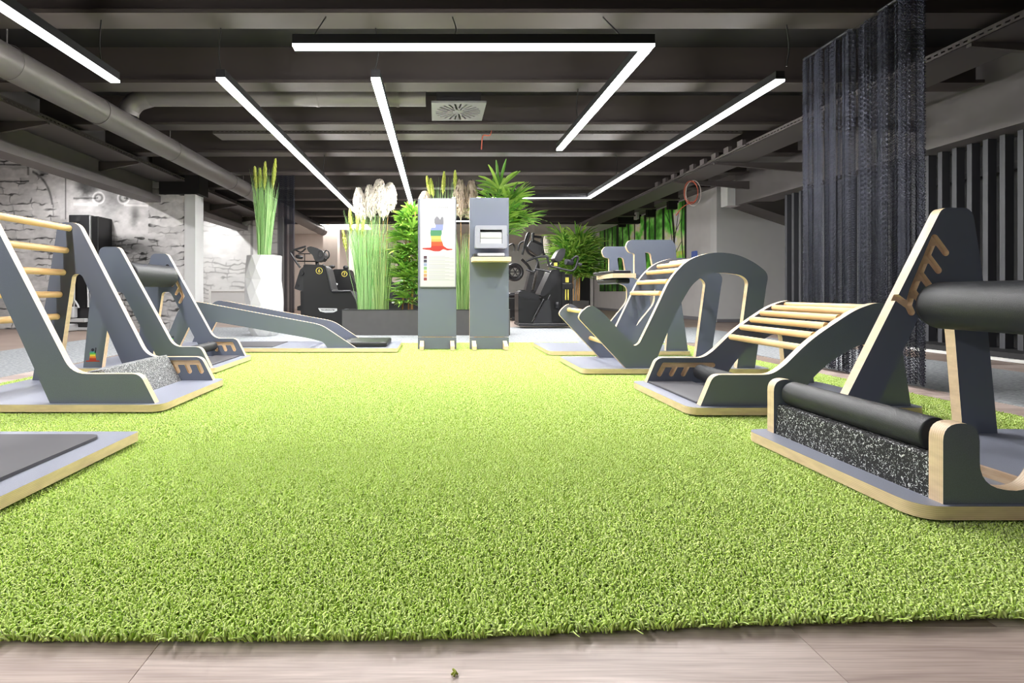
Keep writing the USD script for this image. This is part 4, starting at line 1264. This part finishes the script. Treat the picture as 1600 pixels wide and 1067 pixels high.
def pampas(label, px, n, seed, plumes, mat_b='grass_dark', mat_p='plume', y=YP, zb=ZS, hb=1.3, top=.22, sp=.12):
    x, _ = P(px, 400, y)
    t = thing('pampas_grass', label, 'plant', (x, y, zb))
    part(t, 'blades', blades((x, y, zb - .02), n, hb, sp, top, .006, seed, droop=.25), mat_b, smooth=False, kind='stuff')
    for k, (hx, y0, y1, rad, ln) in enumerate(plumes):
        a, z1 = P(hx, y0, y)
        _, z0 = P(hx, y1, y)
        f = part(t, 'plume', plume_mesh((a - ln, y + .03 * (k % 2), z0), z1 - z0, rad, seed + k, (ln, 0)), mat_p, smooth=True)
        part(f, 'stem', tube([(x + (a - x) * .3, y, zb), (a - ln, y + .03 * (k % 2), z0 + .05)], .004, 5), 'cane')
    return t


pampas('pampas grass with fluffy white plumes between reed grass and palm', 596, 190, 121, [(560, 299, 350, .11, -.05), (577, 294, 345, .11, -.02), (593, 286, 338, .14, .0), (609, 290, 336, .13, .03), (601, 298, 345, .10, .02)])
pampas('pampas grass with beige plumes showing between the two stands', 722, 150, 131, [(719, 287, 345, .12, -.01), (737, 288, 348, .12, .02), (664, 302, 332, .11, 0)], mat_p='plume_tan', hb=1.25)
palm('bushy dark green palm with brown canes left of the poster stand', *P(637, 485, 8.0)[:1], 8.0, ZS, P(637, 318, 8.0)[1], 5, .24, 100, 141, size=.28, zlow=.14)
palm('bright green palm rising above the paper dispenser stand', *P(783, 485, 8.05)[:1], 8.05, ZS, P(783, 300, 8.05)[1], 4, .22, 46, 151, size=.46, zlow=.74)

# white vase with reeds
YV = 7.75
vx = P(413, 500, YV)[0]
t = thing('floor_vase', 'tall white faceted floor vase on the left', 'vase', (vx, YV, 0))
nseg, nrow = 11, 7
vv, zr = [], np.array([0, .12, .30, .48, .66, .84, 1.0, 1.2])
zr = zr * (1.205 / 1.2)
rad = [.18, .235, .262, .268, .272, .266, .262, .255]
r = np.random.default_rng(5)
for i, z in enumerate(zr):
    for j in range(nseg):
        a = (j + 0.5 * (i % 2)) * 2 * math.pi / nseg
        k = rad[i] * (1 + (r.uniform(-.055, .075) if 0 < i < 7 else 0))
        dz = r.uniform(-.045, .045) if 0 < i < 7 else 0
        vv.append((vx + k * math.cos(a), YV + k * math.sin(a), z + dz))
ff = []
for i in range(len(zr) - 1):
    for j in range(nseg):
        a, b = i * nseg + j, i * nseg + (j + 1) % nseg
        c, d = a + nseg, b + nseg
        if i % 2 == 0:
            ff += [(a, b, c), (b, d, c)]
        else:
            ff += [(a, d, c), (a, b, d)]
nb = len(vv)
for (rr, z) in ((.225, 1.205), (.215, 1.05)):
    for j in range(nseg):
        a = (j + 0.5 * ((len(zr) - 1) % 2)) * 2 * math.pi / nseg
        vv.append((vx + rr * math.cos(a), YV + rr * math.sin(a), z))
o = (len(zr) - 1) * nseg
for (p0, p1) in ((o, nb), (nb, nb + nseg)):
    for j in range(nseg):
        a, b = p0 + j, p0 + (j + 1) % nseg
        c, d = p1 + j, p1 + (j + 1) % nseg
        ff += [(a, b, c), (b, d, c)]
part(t, 'vase_body', trimesh.Trimesh(np.array(vv), np.array(ff), process=False), 'white_ceramic', smooth=False)
part(t, 'soil', rod((vx, YV, 1.03), (vx, YV, 1.06), .218, 22), 'bark')
reeds('tall light green reed grass standing in the white vase', 413, 268, 190, .10, .17, 161, [(401, 264, .34, -.02), (407, 266, .30, .0), (414, 257, .40, .01), (427, 253, .42, .04)], y=YV, zb=1.06)

# palm and pampas behind the right machines
YQ = 12.4
px_, pz_ = P(895, 500, YQ)
t = thing('plant_pot', 'dark square pot under the palm behind the leg machine', 'planter', (px_, YQ, 0))
part(t, 'pot', cat_([bx(px_ - .3, px_ + .3, YQ - .3, YQ - .27, 0, .45), bx(px_ - .3, px_ + .3, YQ + .27, YQ + .3, 0, .45), bx(px_ - .3, px_ - .27, YQ - .27, YQ + .27, 0, .45), bx(px_ + .27, px_ + .3, YQ - .27, YQ + .27, 0, .45)]), 'planter_grey', smooth=False)
part(t, 'soil', bx(px_ - .27, px_ + .27, YQ - .27, YQ + .27, .3, .42), 'bark', smooth=False)
palm('bushy bright green palm behind the black leg machine at the back', px_, YQ, .42, P(888, 372, YQ)[1], 6, .34, 100, 171, size=.58, zlow=.45)
pampas('pale pampas plumes behind the black machines beside the back palm', 862, 60, 181, [(853, 372, 408, .12, -.05), (866, 376, 410, .10, .02)], y=13.0, zb=0.0, hb=1.3, mat_p='plume')


#@@MACHINES
# ================================================================== gym machines
def poly_px(pts, Y, d=0.0):
    return rounded([P(a, b, Y) + (d,) for a, b in pts])


def tube_px(pts, Y, r, n=10, dy=None, sm=True):
    q = []
    for i, p in enumerate(pts):
        x, z = P(p[0], p[1], Y)
        q.append((x, Y + (p[2] if len(p) > 2 else 0), z))
    return tube(smooth_path(q, 5) if sm else q, r, n)


def pad_px(cx, cy, rx, ry, Y, ry_depth, rot=0.0):
    x, z = P(cx, cy, Y)
    k = Y / 800
    m = trimesh.creation.icosphere(subdivisions=3, radius=1)
    v = np.array(m.vertices)
    v = np.sign(v) * np.abs(v) ** 0.75
    m = trimesh.Trimesh(v * [rx * k, ry_depth, ry * k], m.faces, process=False)
    m.apply_transform(trimesh.transformations.rotation_matrix(rot, [0, 1, 0]))
    m.apply_translation([x, Y + ry_depth, z])
    return m


Y6 = 8.6
t = thing('leg_press_machine', 'black training machine numbered six left of the planter', 'gym machine', (P(510, 500, Y6)[0], Y6 + .3, 0))
part(t, 'body', solid(poly_px([(474, 517), (474, 413), (503, 413.5), (510, 419), (518.5, 454), (548, 454.5), (556, 470), (556, 517)], Y6, .03), 'y', Y6, Y6 + .55), 'machine_black', smooth=30)
part(t, 'side_shield', solid(poly_px([(459, 451), (462, 440), (468, 421), (474, 416), (474, 456)], Y6, .02), 'y', Y6 + .03, Y6 + .3), 'machine_shell', smooth=30)
part(t, 'trim_tube', tube_px([(504, 413.5), (509.5, 419), (514, 437), (518, 453), (524, 455), (548, 455)], Y6 - .02, .018), 'machine_tube')
part(t, 'foot_post', cat_([solid(poly_px([(468, 455), (474, 455), (474, 517), (469, 517)], Y6), 'y', Y6 + .05, Y6 + .2), solid(poly_px([(463, 479), (469, 477), (469, 486), (463, 485)], Y6), 'y', Y6 + .05, Y6 + .12)]), 'machine_black', smooth=30)
part(t, 'handle', cat_([tube_px([(469, 418), (460, 405), (455, 397), (454, 394), (461, 390), (478, 385)], Y6 + .1, .017), tube_px([(461, 390), (470, 394), (478, 388)], Y6 + .2, .014)]), 'machine_tube')
part(t, 'hand_pad', pad_px(466, 401, 6, 3.2, Y6 + .1, .06, .2), 'black_vinyl', smooth=True)
part(t, 'head_pad', solid(poly_px([(477, 386), (483, 384), (494, 387), (501, 391), (506, 397), (504, 406), (493, 409), (489, 405), (487, 398), (480, 393)], Y6, .03), 'y', Y6 + .08, Y6 + .34), 'machine_shell', smooth=40)
part(t, 'grip_ring', cat_([tube([(P(508 + 4 * math.cos(a), 397 + 6.5 * math.sin(a), Y6)[0], Y6 + .12, P(508 + 4 * math.cos(a), 397 + 6.5 * math.sin(a), Y6)[1]) for a in np.linspace(0, 2 * math.pi, 20, endpoint=False)], .012, 6, closed=True), tube([(P(499.5 + 3.4 * math.cos(a), 396 + 5.5 * math.sin(a), Y6)[0], Y6 + .07, P(499.5 + 3.4 * math.cos(a), 396 + 5.5 * math.sin(a), Y6)[1]) for a in np.linspace(0, 2 * math.pi, 20, endpoint=False)], .008, 6, closed=True)]), 'machine_tube')
part(t, 'neck', cat_([tube_px([(495, 408), (496, 414)], Y6 + .2, .03), tube_px([(476, 413), (476, 396)], Y6 + .3, .008), tube_px([(466, 396.5), (485, 396.5)], Y6 + .3, .008), tube_px([(464, 408), (509, 408.5)], Y6 + .3, .01)]), 'machine_black')
part(t, 'knob', cat_([rod((P(472, 427, Y6)[0], Y6 - .04, P(472, 427, Y6)[1]), (P(472, 427, Y6)[0], Y6 + .03, P(472, 427, Y6)[1]), .035, 14), rod((P(465, 446, Y6)[0], Y6 + .01, P(465, 446, Y6)[1]), (P(465, 446, Y6)[0], Y6 + .03, P(465, 446, Y6)[1]), .02, 12)]), 'machine_black')


def badge(t, px, py, Y, rpx, txt):
    x, z = P(px, py, Y)
    k = rpx * Y / 800
    b = part(t, 'number_badge', cat_([solid(Point(x, z).buffer(k).difference(Point(x, z).buffer(k * .84)), 'y', Y - .006, Y)]), 'yellow', smooth=False, label='round yellow number ring reading %s' % txt)
    part(b, 'number', text_xz(txt, k * .95, x, Y - .001, z, .004, True), 'yellow', smooth=False)


badge(t, 498.8, 423, Y6, 5.2, '6')
lx, lz = P(512, 484.5, Y6)
b = part(t, 'maker_plate', solid(poly_px([(497, 481.3), (527, 481.8), (527, 485.5), (521, 488.2), (508, 488.4), (500, 486.5)], Y6, .01), 'y', Y6 - .004, Y6), 'silver', smooth=False, label='silver maker plate with dark lettering')
part(b, 'lettering', text_xz('TECHNOGYM', .026, lx, Y6 - .004, lz + .004, .002, True), 'wall_dark', smooth=False)

Y7 = 9.9
t = thing('chest_press_machine', 'black training machine numbered seven half hidden behind the reed grass', 'gym machine', (P(535, 500, Y7)[0], Y7 + .3, 0))
part(t, 'body', solid(poly_px([(518, 509), (518, 424), (522, 420.5), (544, 420.5), (560, 452), (572, 456), (572, 509)], Y7, .03), 'y', Y7, Y7 + .5), 'machine_black', smooth=30)
part(t, 'seat', pad_px(514, 417, 7, 2.6, Y7, .14, -.3), 'machine_shell', smooth=True)
part(t, 'head_rest', pad_px(539, 418, 4, 3.5, Y7 + .1, .1), 'machine_shell', smooth=True)
part(t, 'handle', tube_px([(521, 446), (524, 443.5), (527, 445)], Y7 - .03, .025), 'silver')
badge(t, 538.2, 428, Y7, 4.4, '7')

# right: seated leg machine
Y2 = 9.2
t = thing('leg_curl_machine', 'black seated leg machine with a reclined backrest right of the stands', 'gym machine', (P(850, 500, Y2)[0], Y2 + .3, 0))
part(t, 'base_frame', cat_([rbx(P(811, 0, Y2)[0], P(892, 0, Y2)[0], Y2, Y2 + .1, .04, P(0, 505, Y2)[1], .02), rbx(P(811, 0, Y2)[0], P(892, 0, Y2)[0], Y2 + .5, Y2 + .6, .04, P(0, 505, Y2)[1], .02), rbx(P(811, 0, Y2)[0], P(811, 0, Y2)[0] + .1, Y2 + .1, Y2 + .5, .04, .10, .02)]), 'machine_shell')
part(t, 'front_shield', solid(poly_px([(811, 505), (810.5, 458), (832, 462), (845, 468), (846, 472), (831, 505)], Y2, .015), 'y', Y2 + .06, Y2 + .5), 'machine_black', smooth=30)
part(t, 'side_shield', solid(poly_px([(833, 505), (852, 470), (858, 468), (860, 470), (863, 505)], Y2, .01), 'y', Y2 + .02, Y2 + .08), 'machine_shell', smooth=30)
part(t, 'core', solid(poly_px([(846, 505), (848, 466), (862, 425), (884, 424), (884, 505)], Y2), 'y', Y2 + .12, Y2 + .48), 'machine_black', smooth=30)
part(t, 'seat_pad', solid(poly_px([(811, 461), (812, 455), (820, 453.5), (835, 458), (844, 462.5), (843, 468), (830, 467.5), (815, 465)], Y2, .04), 'y', Y2 + .05, Y2 + .5), 'black_vinyl', smooth=40)
part(t, 'backrest', solid(poly_px([(844.5, 459), (862, 421.5), (872, 420), (876, 422), (868, 447), (851, 462.5), (846, 463)], Y2, .05), 'y', Y2 + .03, Y2 + .5), 'black_vinyl', smooth=40)
part(t, 'head_rest', solid(poly_px([(868, 404), (874, 392), (880, 386.5), (886, 388), (885, 398), (879, 408.5), (872, 408)], Y2, .05), 'y', Y2 + .1, Y2 + .42), 'black_vinyl', smooth=40)
part(t, 'head_bracket', cat_([solid(poly_px([(862, 414), (865, 409), (877, 409.5), (874, 417)], Y2, .01), 'y', Y2 + .12, Y2 + .4)]), 'machine_black', smooth=30)
part(t, 'accent', cat_([bx(P(868, 0, Y2)[0], P(873, 0, Y2)[0], Y2 + .1, Y2 + .12, P(0, 415, Y2)[1], P(0, 410, Y2)[1])]), 'yellow', smooth=False, label='small yellow adjuster under the head rest')
part(t, 'weight_tower', cat_([bx(P(880, 0, Y2)[0], P(885, 0, Y2)[0], Y2 + .1, Y2 + .5, .08, P(0, 424, Y2)[1]), bx(P(892, 0, Y2)[0], P(897, 0, Y2)[0], Y2 + .1, Y2 + .5, .08, P(0, 428, Y2)[1]), bx(P(885, 0, Y2)[0], P(892, 0, Y2)[0], Y2 + .14, Y2 + .5, .08, P(0, 428, Y2)[1]), rbx(P(880, 0, Y2)[0], P(898, 0, Y2)[0], Y2 + .09, Y2 + .51, P(0, 452, Y2)[1], P(0, 442, Y2)[1], .02)]), 'machine_black', smooth=False)
for (g0, g1, ga, gb) in [(885.5, 887.6, 469, 452), (889.4, 891.5, 469, 452), (886, 891.5, 441, 433)]:
    part(t, 'weight_guide', bx(P(g0, 0, Y2)[0], P(g1, 0, Y2)[0], Y2 + .12, Y2 + .135, P(0, ga, Y2)[1], P(0, gb, Y2)[1]), 'yellow', smooth=False, label='yellow weight guide strip')
part(t, 'handle_bar', cat_([tube_px([(822, 408), (836, 403), (851, 400.5), (855, 402), (857, 411), (861, 416), (874, 419), (891, 423), (898, 420), (901.5, 412), (903, 403), (900, 400.5), (893, 406)], Y2 - .02, .02), tube_px([(836, 420), (848, 422), (859, 424.5)], Y2 - .02, .02), tube_px([(822, 421), (834, 425), (838, 418), (840, 408), (836, 403)], Y2 + .1, .018)]), 'machine_tube')
part(t, 'foam_roll', cat_([rod((P(884, 409, Y2)[0], Y2, P(884, 409, Y2)[1]), (P(895, 408, Y2)[0], Y2 + .05, P(895, 410, Y2)[1]), .05, 16), rod((P(904, 412, Y2)[0], Y2 + .1, P(904, 412, Y2)[1]), (P(911, 413, Y2)[0], Y2 + .1, P(911, 413, Y2)[1]), .03, 12)]), 'black_foam')
part(t, 'seat_lever', cat_([tube_px([(831, 503), (838, 489), (850, 467)], Y2 + .01, .012), tube_px([(856, 469), (860, 461)], Y2 + .01, .015), pad_px(872, 477, 3.5, 6, Y2 - .02, .06)]), 'machine_tube')

Y3 = 11.8
t = thing('upright_bike_machine', 'black upright machine with a round flywheel and display behind the leg machine', 'gym machine', (P(830, 490, Y3)[0], Y3 + .3, 0))
ring_ = lambda cx, cy, rr, dy, w: tube([(P(cx + rr * math.cos(a), cy, Y3)[0], Y3 + dy, P(cx, cy + rr * math.sin(a), Y3)[1]) for a in np.linspace(0, 2 * math.pi, 28, endpoint=False)], w, 7, closed=True)
part(t, 'flywheel', cat_([ring_(805, 425, 12, .1, .04), ring_(805, 425, 8, .1, .02)] + [tube_px([(805, 425), (805 + 11 * math.cos(a), 425 + 11 * math.sin(a))], Y3 + .1, .012, 6, sm=False) for a in np.arange(0, 6.2, 1.05)]), 'machine_tube')
part(t, 'upright', cat_([solid(poly_px([(821, 455), (829, 422), (836, 424), (830, 456)], Y3, .01), 'y', Y3, Y3 + .3), solid(poly_px([(834, 456), (842, 420), (851, 421), (846, 452)], Y3, .01), 'y', Y3, Y3 + .3)]), 'machine_shell', smooth=30)
part(t, 'body', solid(poly_px([(795, 497), (795, 466), (812, 466), (812, 453), (850, 453), (860, 470), (860, 497)], Y3, .02), 'y', Y3 + .05, Y3 + .5), 'machine_black', smooth=30)
part(t, 'seat', pad_px(801, 461, 10, 4.2, Y3, .15), 'black_vinyl', smooth=True)
part(t, 'console', solid(poly_px([(824, 386), (832, 373), (848, 380), (850, 394), (842, 400), (830, 392)], Y3, .04), 'y', Y3 + .02, Y3 + .2), 'machine_black', smooth=30)
part(t, 'frame_bar', cat_([tube_px([(816, 398), (820, 380), (824, 366), (827, 366), (822, 384), (826, 395), (838, 404), (842, 420)], Y3, .026), tube_px([(833, 364), (832, 378)], Y3, .03), tube_px([(832, 369), (846, 371)], Y3, .028), tube_px([(846, 371), (849, 395), (856, 402)], Y3, .025), tube_px([(834, 376), (848, 383)], Y3 - .02, .02), tube_px([(795, 384), (801, 381), (804, 386), (803, 392)], Y3, .018), tube_px([(809, 392), (812, 381), (818, 377)], Y3, .02), tube_px([(815, 405), (825, 415), (830, 424)], Y3, .03)]), 'machine_tube')
part(t, 'base', cat_([rbx(P(800, 0, Y3)[0], P(810, 0, Y3)[0], Y3, Y3 + .5, 0.0, .08, .02)]), 'machine_shell')

Y8 = 10.7
t = thing('row_machine', 'black training machine half hidden behind the planter and its plants', 'gym machine', (P(610, 490, Y8)[0], Y8 + .3, 0))
part(t, 'body', solid(poly_px([(566, 507), (566, 452), (584, 430), (586, 392), (604, 388), (610, 440), (640, 446), (662, 470), (662, 507)], Y8, .04), 'y', Y8, Y8 + .45), 'machine_black', smooth=30)
part(t, 'seat_pad', pad_px(632, 443, 13, 4, Y8 + .02, .16), 'black_vinyl', smooth=True)
part(t, 'backrest', pad_px(652, 420, 5, 20, Y8 + .02, .15, .25), 'black_vinyl', smooth=True)
part(t, 'frame_bar', cat_([tube_px([(598, 392), (616, 400), (628, 425), (640, 446)], Y8 - .03, .022), tube_px([(570, 470), (600, 466), (640, 474)], Y8 - .03, .025)]), 'machine_tube')
part(t, 'end_cap', cat_([rbx(P(612, 0, Y8)[0], P(617, 0, Y8)[0], Y8 - .04, Y8, P(0, 474, Y8)[1], P(0, 468, Y8)[1], .01)]), 'silver')

# left: cable tower in front of the mural
YT = 8.7
t = thing('cable_tower', 'black and grey cable pulley tower standing in front of the mural', 'gym machine', (P(128, 500, YT)[0], YT + .2, 0))
a, zt = P(107, 335.5, YT)
b, _ = P(140, 335.5, YT)
part(t, 'cabinet', rbx(a, b, YT, YT + .35, 0.06, zt, .015), 'machine_shell')
part(t, 'side_cabinet', rbx(b + .01, P(152, 0, YT)[0], YT + .02, YT + .4, .06, zt - .02, .01), 'machine_black')
part(t, 'trim_strip', bx(b, b + .012, YT - .004, YT + .03, .06, zt - .01), 'silver', smooth=False)
part(t, 'vent', bx(P(119, 0, YT)[0], P(126, 0, YT)[0], YT - .006, YT + .002, P(0, 346, YT)[1], P(0, 338.5, YT)[1]), 'wall_dark', smooth=False)
part(t, 'stack_cover', bx(P(119, 0, YT)[0], P(136, 0, YT)[0], YT - .03, YT + .01, P(0, 480, YT)[1], P(0, 420, YT)[1]), 'machine_black', smooth=False)
part(t, 'guide_rail', cat_([tube_px([(116, 430), (116, 480)], YT - .08, .014), tube_px([(137, 440), (138, 480)], YT - .05, .014)]), 'silver')
part(t, 'pulley_carriage', cat_([rbx(P(111, 0, YT)[0], P(124, 0, YT)[0], YT - .14, YT - .03, P(0, 496, YT)[1], P(0, 479, YT)[1], .02), tube_px([(112, 474), (116, 469), (121, 476), (123, 481)], YT - .1, .016), rbx(P(108, 0, YT)[0], P(139, 0, YT)[0], YT - .1, YT - .02, P(0, 503, YT)[1], P(0, 497, YT)[1], .012)]), 'silver')
part(t, 'foot', cat_([rbx(P(113, 0, YT)[0], P(122, 0, YT)[0], YT - .25, YT + .1, .0, P(0, 505, YT)[1], .03), rbx(a, P(152, 0, YT)[0], YT, YT + .4, 0, .06, .02)]), 'silver')

# white low heater panel before the whitewashed wall
YH = 12.9
t = thing('radiator', 'flat white heater panel low on the whitewashed brick wall', 'radiator', (P(355, 480, YH)[0], YH, .1))
ax, az = P(326, 476, YH)
bx1, bz = P(386, 452, YH)
part(t, 'frame', cat_([bx(ax, bx1, YH, YH + .05, bz - .05, bz), bx(ax, ax + .05, YH, YH + .05, .0, bz - .05), bx(bx1 - .05, bx1, YH, YH + .05, .0, bz - .05)]), 'white_paint', smooth=False)
part(t, 'panel', bx(ax + .05, bx1 - .05, YH + .02, YH + .04, az, bz - .05), 'white_ceramic', smooth=False)

# forest picture
t = thing('forest_picture', 'wide bright green forest photograph on the grey wall at the right', 'picture', (6.08, 15.8, .68))
ya, yb = 4880 / (1072.5 - 682), 4880 / (938 - 682)
za, zb = .68, 2.90
part(t, 'panel', bx(6.075, 6.1, ya, yb, za, zb), 'wall_dark', smooth=False)
nu, nv = 330, 120
uu, vv_ = np.meshgrid(np.linspace(0, 1, nu), np.linspace(0, 1, nv))      # u: from the far end (left in the photo) to the near end
Yu = yb + (ya - yb) * uu
pxu = 682 + 4880 / Yu
n1 = meshkit.fbm(np.stack([uu * 16, vv_ * 7, 0 * uu], -1), 4, 3)
n2 = meshkit.fbm(np.stack([uu * 70, vv_ * 22, 0 * uu], -1), 3, 7)
br = 0.6 + 1.5 * np.clip((n1 - .32) * 1.8, 0, 1)
br = br * (0.55 + 0.6 * np.exp(-((pxu - 1000) / 22) ** 2) + 0.75 * np.exp(-((pxu - 1056) / 20) ** 2) + .15 * np.exp(-((pxu - 958) / 6) ** 2)) * (0.75 + .5 * (n2 - .2))
mixw = np.clip((n1 - .45) * 3 + .25 * (vv_ > .5), 0, 1)
col = np.clip(1.2 * np.stack([40 + 116 * br * (0.5 + .45 * mixw), 66 + 140 * br, 24 + 44 * br + 50 * mixw * br * (vv_ > .45)], -1), 0, 245)
for (tp, w, sway) in [(946, 1.2, 0), (951, .7, 0), (957, .8, .3), (966, 2.0, 0), (974, .8, 0), (984, 1.0, .4), (993, .8, 0), (1009.5, 1.9, 0), (1017, .6, .3), (1025, 1.4, .0), (1038, 1.7, 0), (1053, 1.5, .6), (1068, .8, .5), (1072, 1.0, 0)]:
    d = np.abs(pxu - tp - sway * 3 * np.sin(vv_ * 7 + tp))
    k = np.clip(1.35 - d / w, 0, 1)[..., None]
    col = col * (1 - k) + np.array([16, 22, 16]) * k
for (b0, b1, t0, t1) in [(1053, .5, 1046, .95), (1053, .45, 1062, .9), (1053, .62, 1060, .72), (1048, .8, 1042, .92), (1058, .7, 1066, .8), (1053, .38, 1066, .55)]:
    s_ = np.clip((vv_ - b1) / (t1 - b1), 0, 1)
    d = np.abs(pxu - (b0 + (t0 - b0) * s_))
    k = (np.clip(1.2 - d / .7, 0, 1) * (vv_ > b1) * (vv_ < t1))[..., None] * .85
    col = col * (1 - k) + np.array([20, 26, 18]) * k
col = col * (1 - 0.35 * (vv_ < .12)[..., None])
printed_grid(t, 'photograph', (6.0735, yb, za), (0, (ya - yb) / (nu - 1), 0), (0, 0, (zb - za) / (nv - 1)), lin_arr(col))
for k in (1, 2, 3):
    y = 4880 / ([0, 966, 1009.5, 1038][k] - 682)
    part(t, 'panel_joint', bx(6.0725, 6.0735, y - .006, y + .006, za, zb), 'wall_dark', smooth=False)

x, z = P(709, 1055, .881)
solo('yarn_scrap', cat_([tube(smooth_path([(x, .875, .003), (x + .003, .882, .006), (x - .001, .89, .004)], 4), .002, 5), tube(smooth_path([(x - .004, .88, .002), (x + .002, .884, .004), (x + .007, .881, .002)], 4), .0018, 5)]), 'scrap_green', 'tiny scrap of green yarn lying on the plank floor', 'yarn')
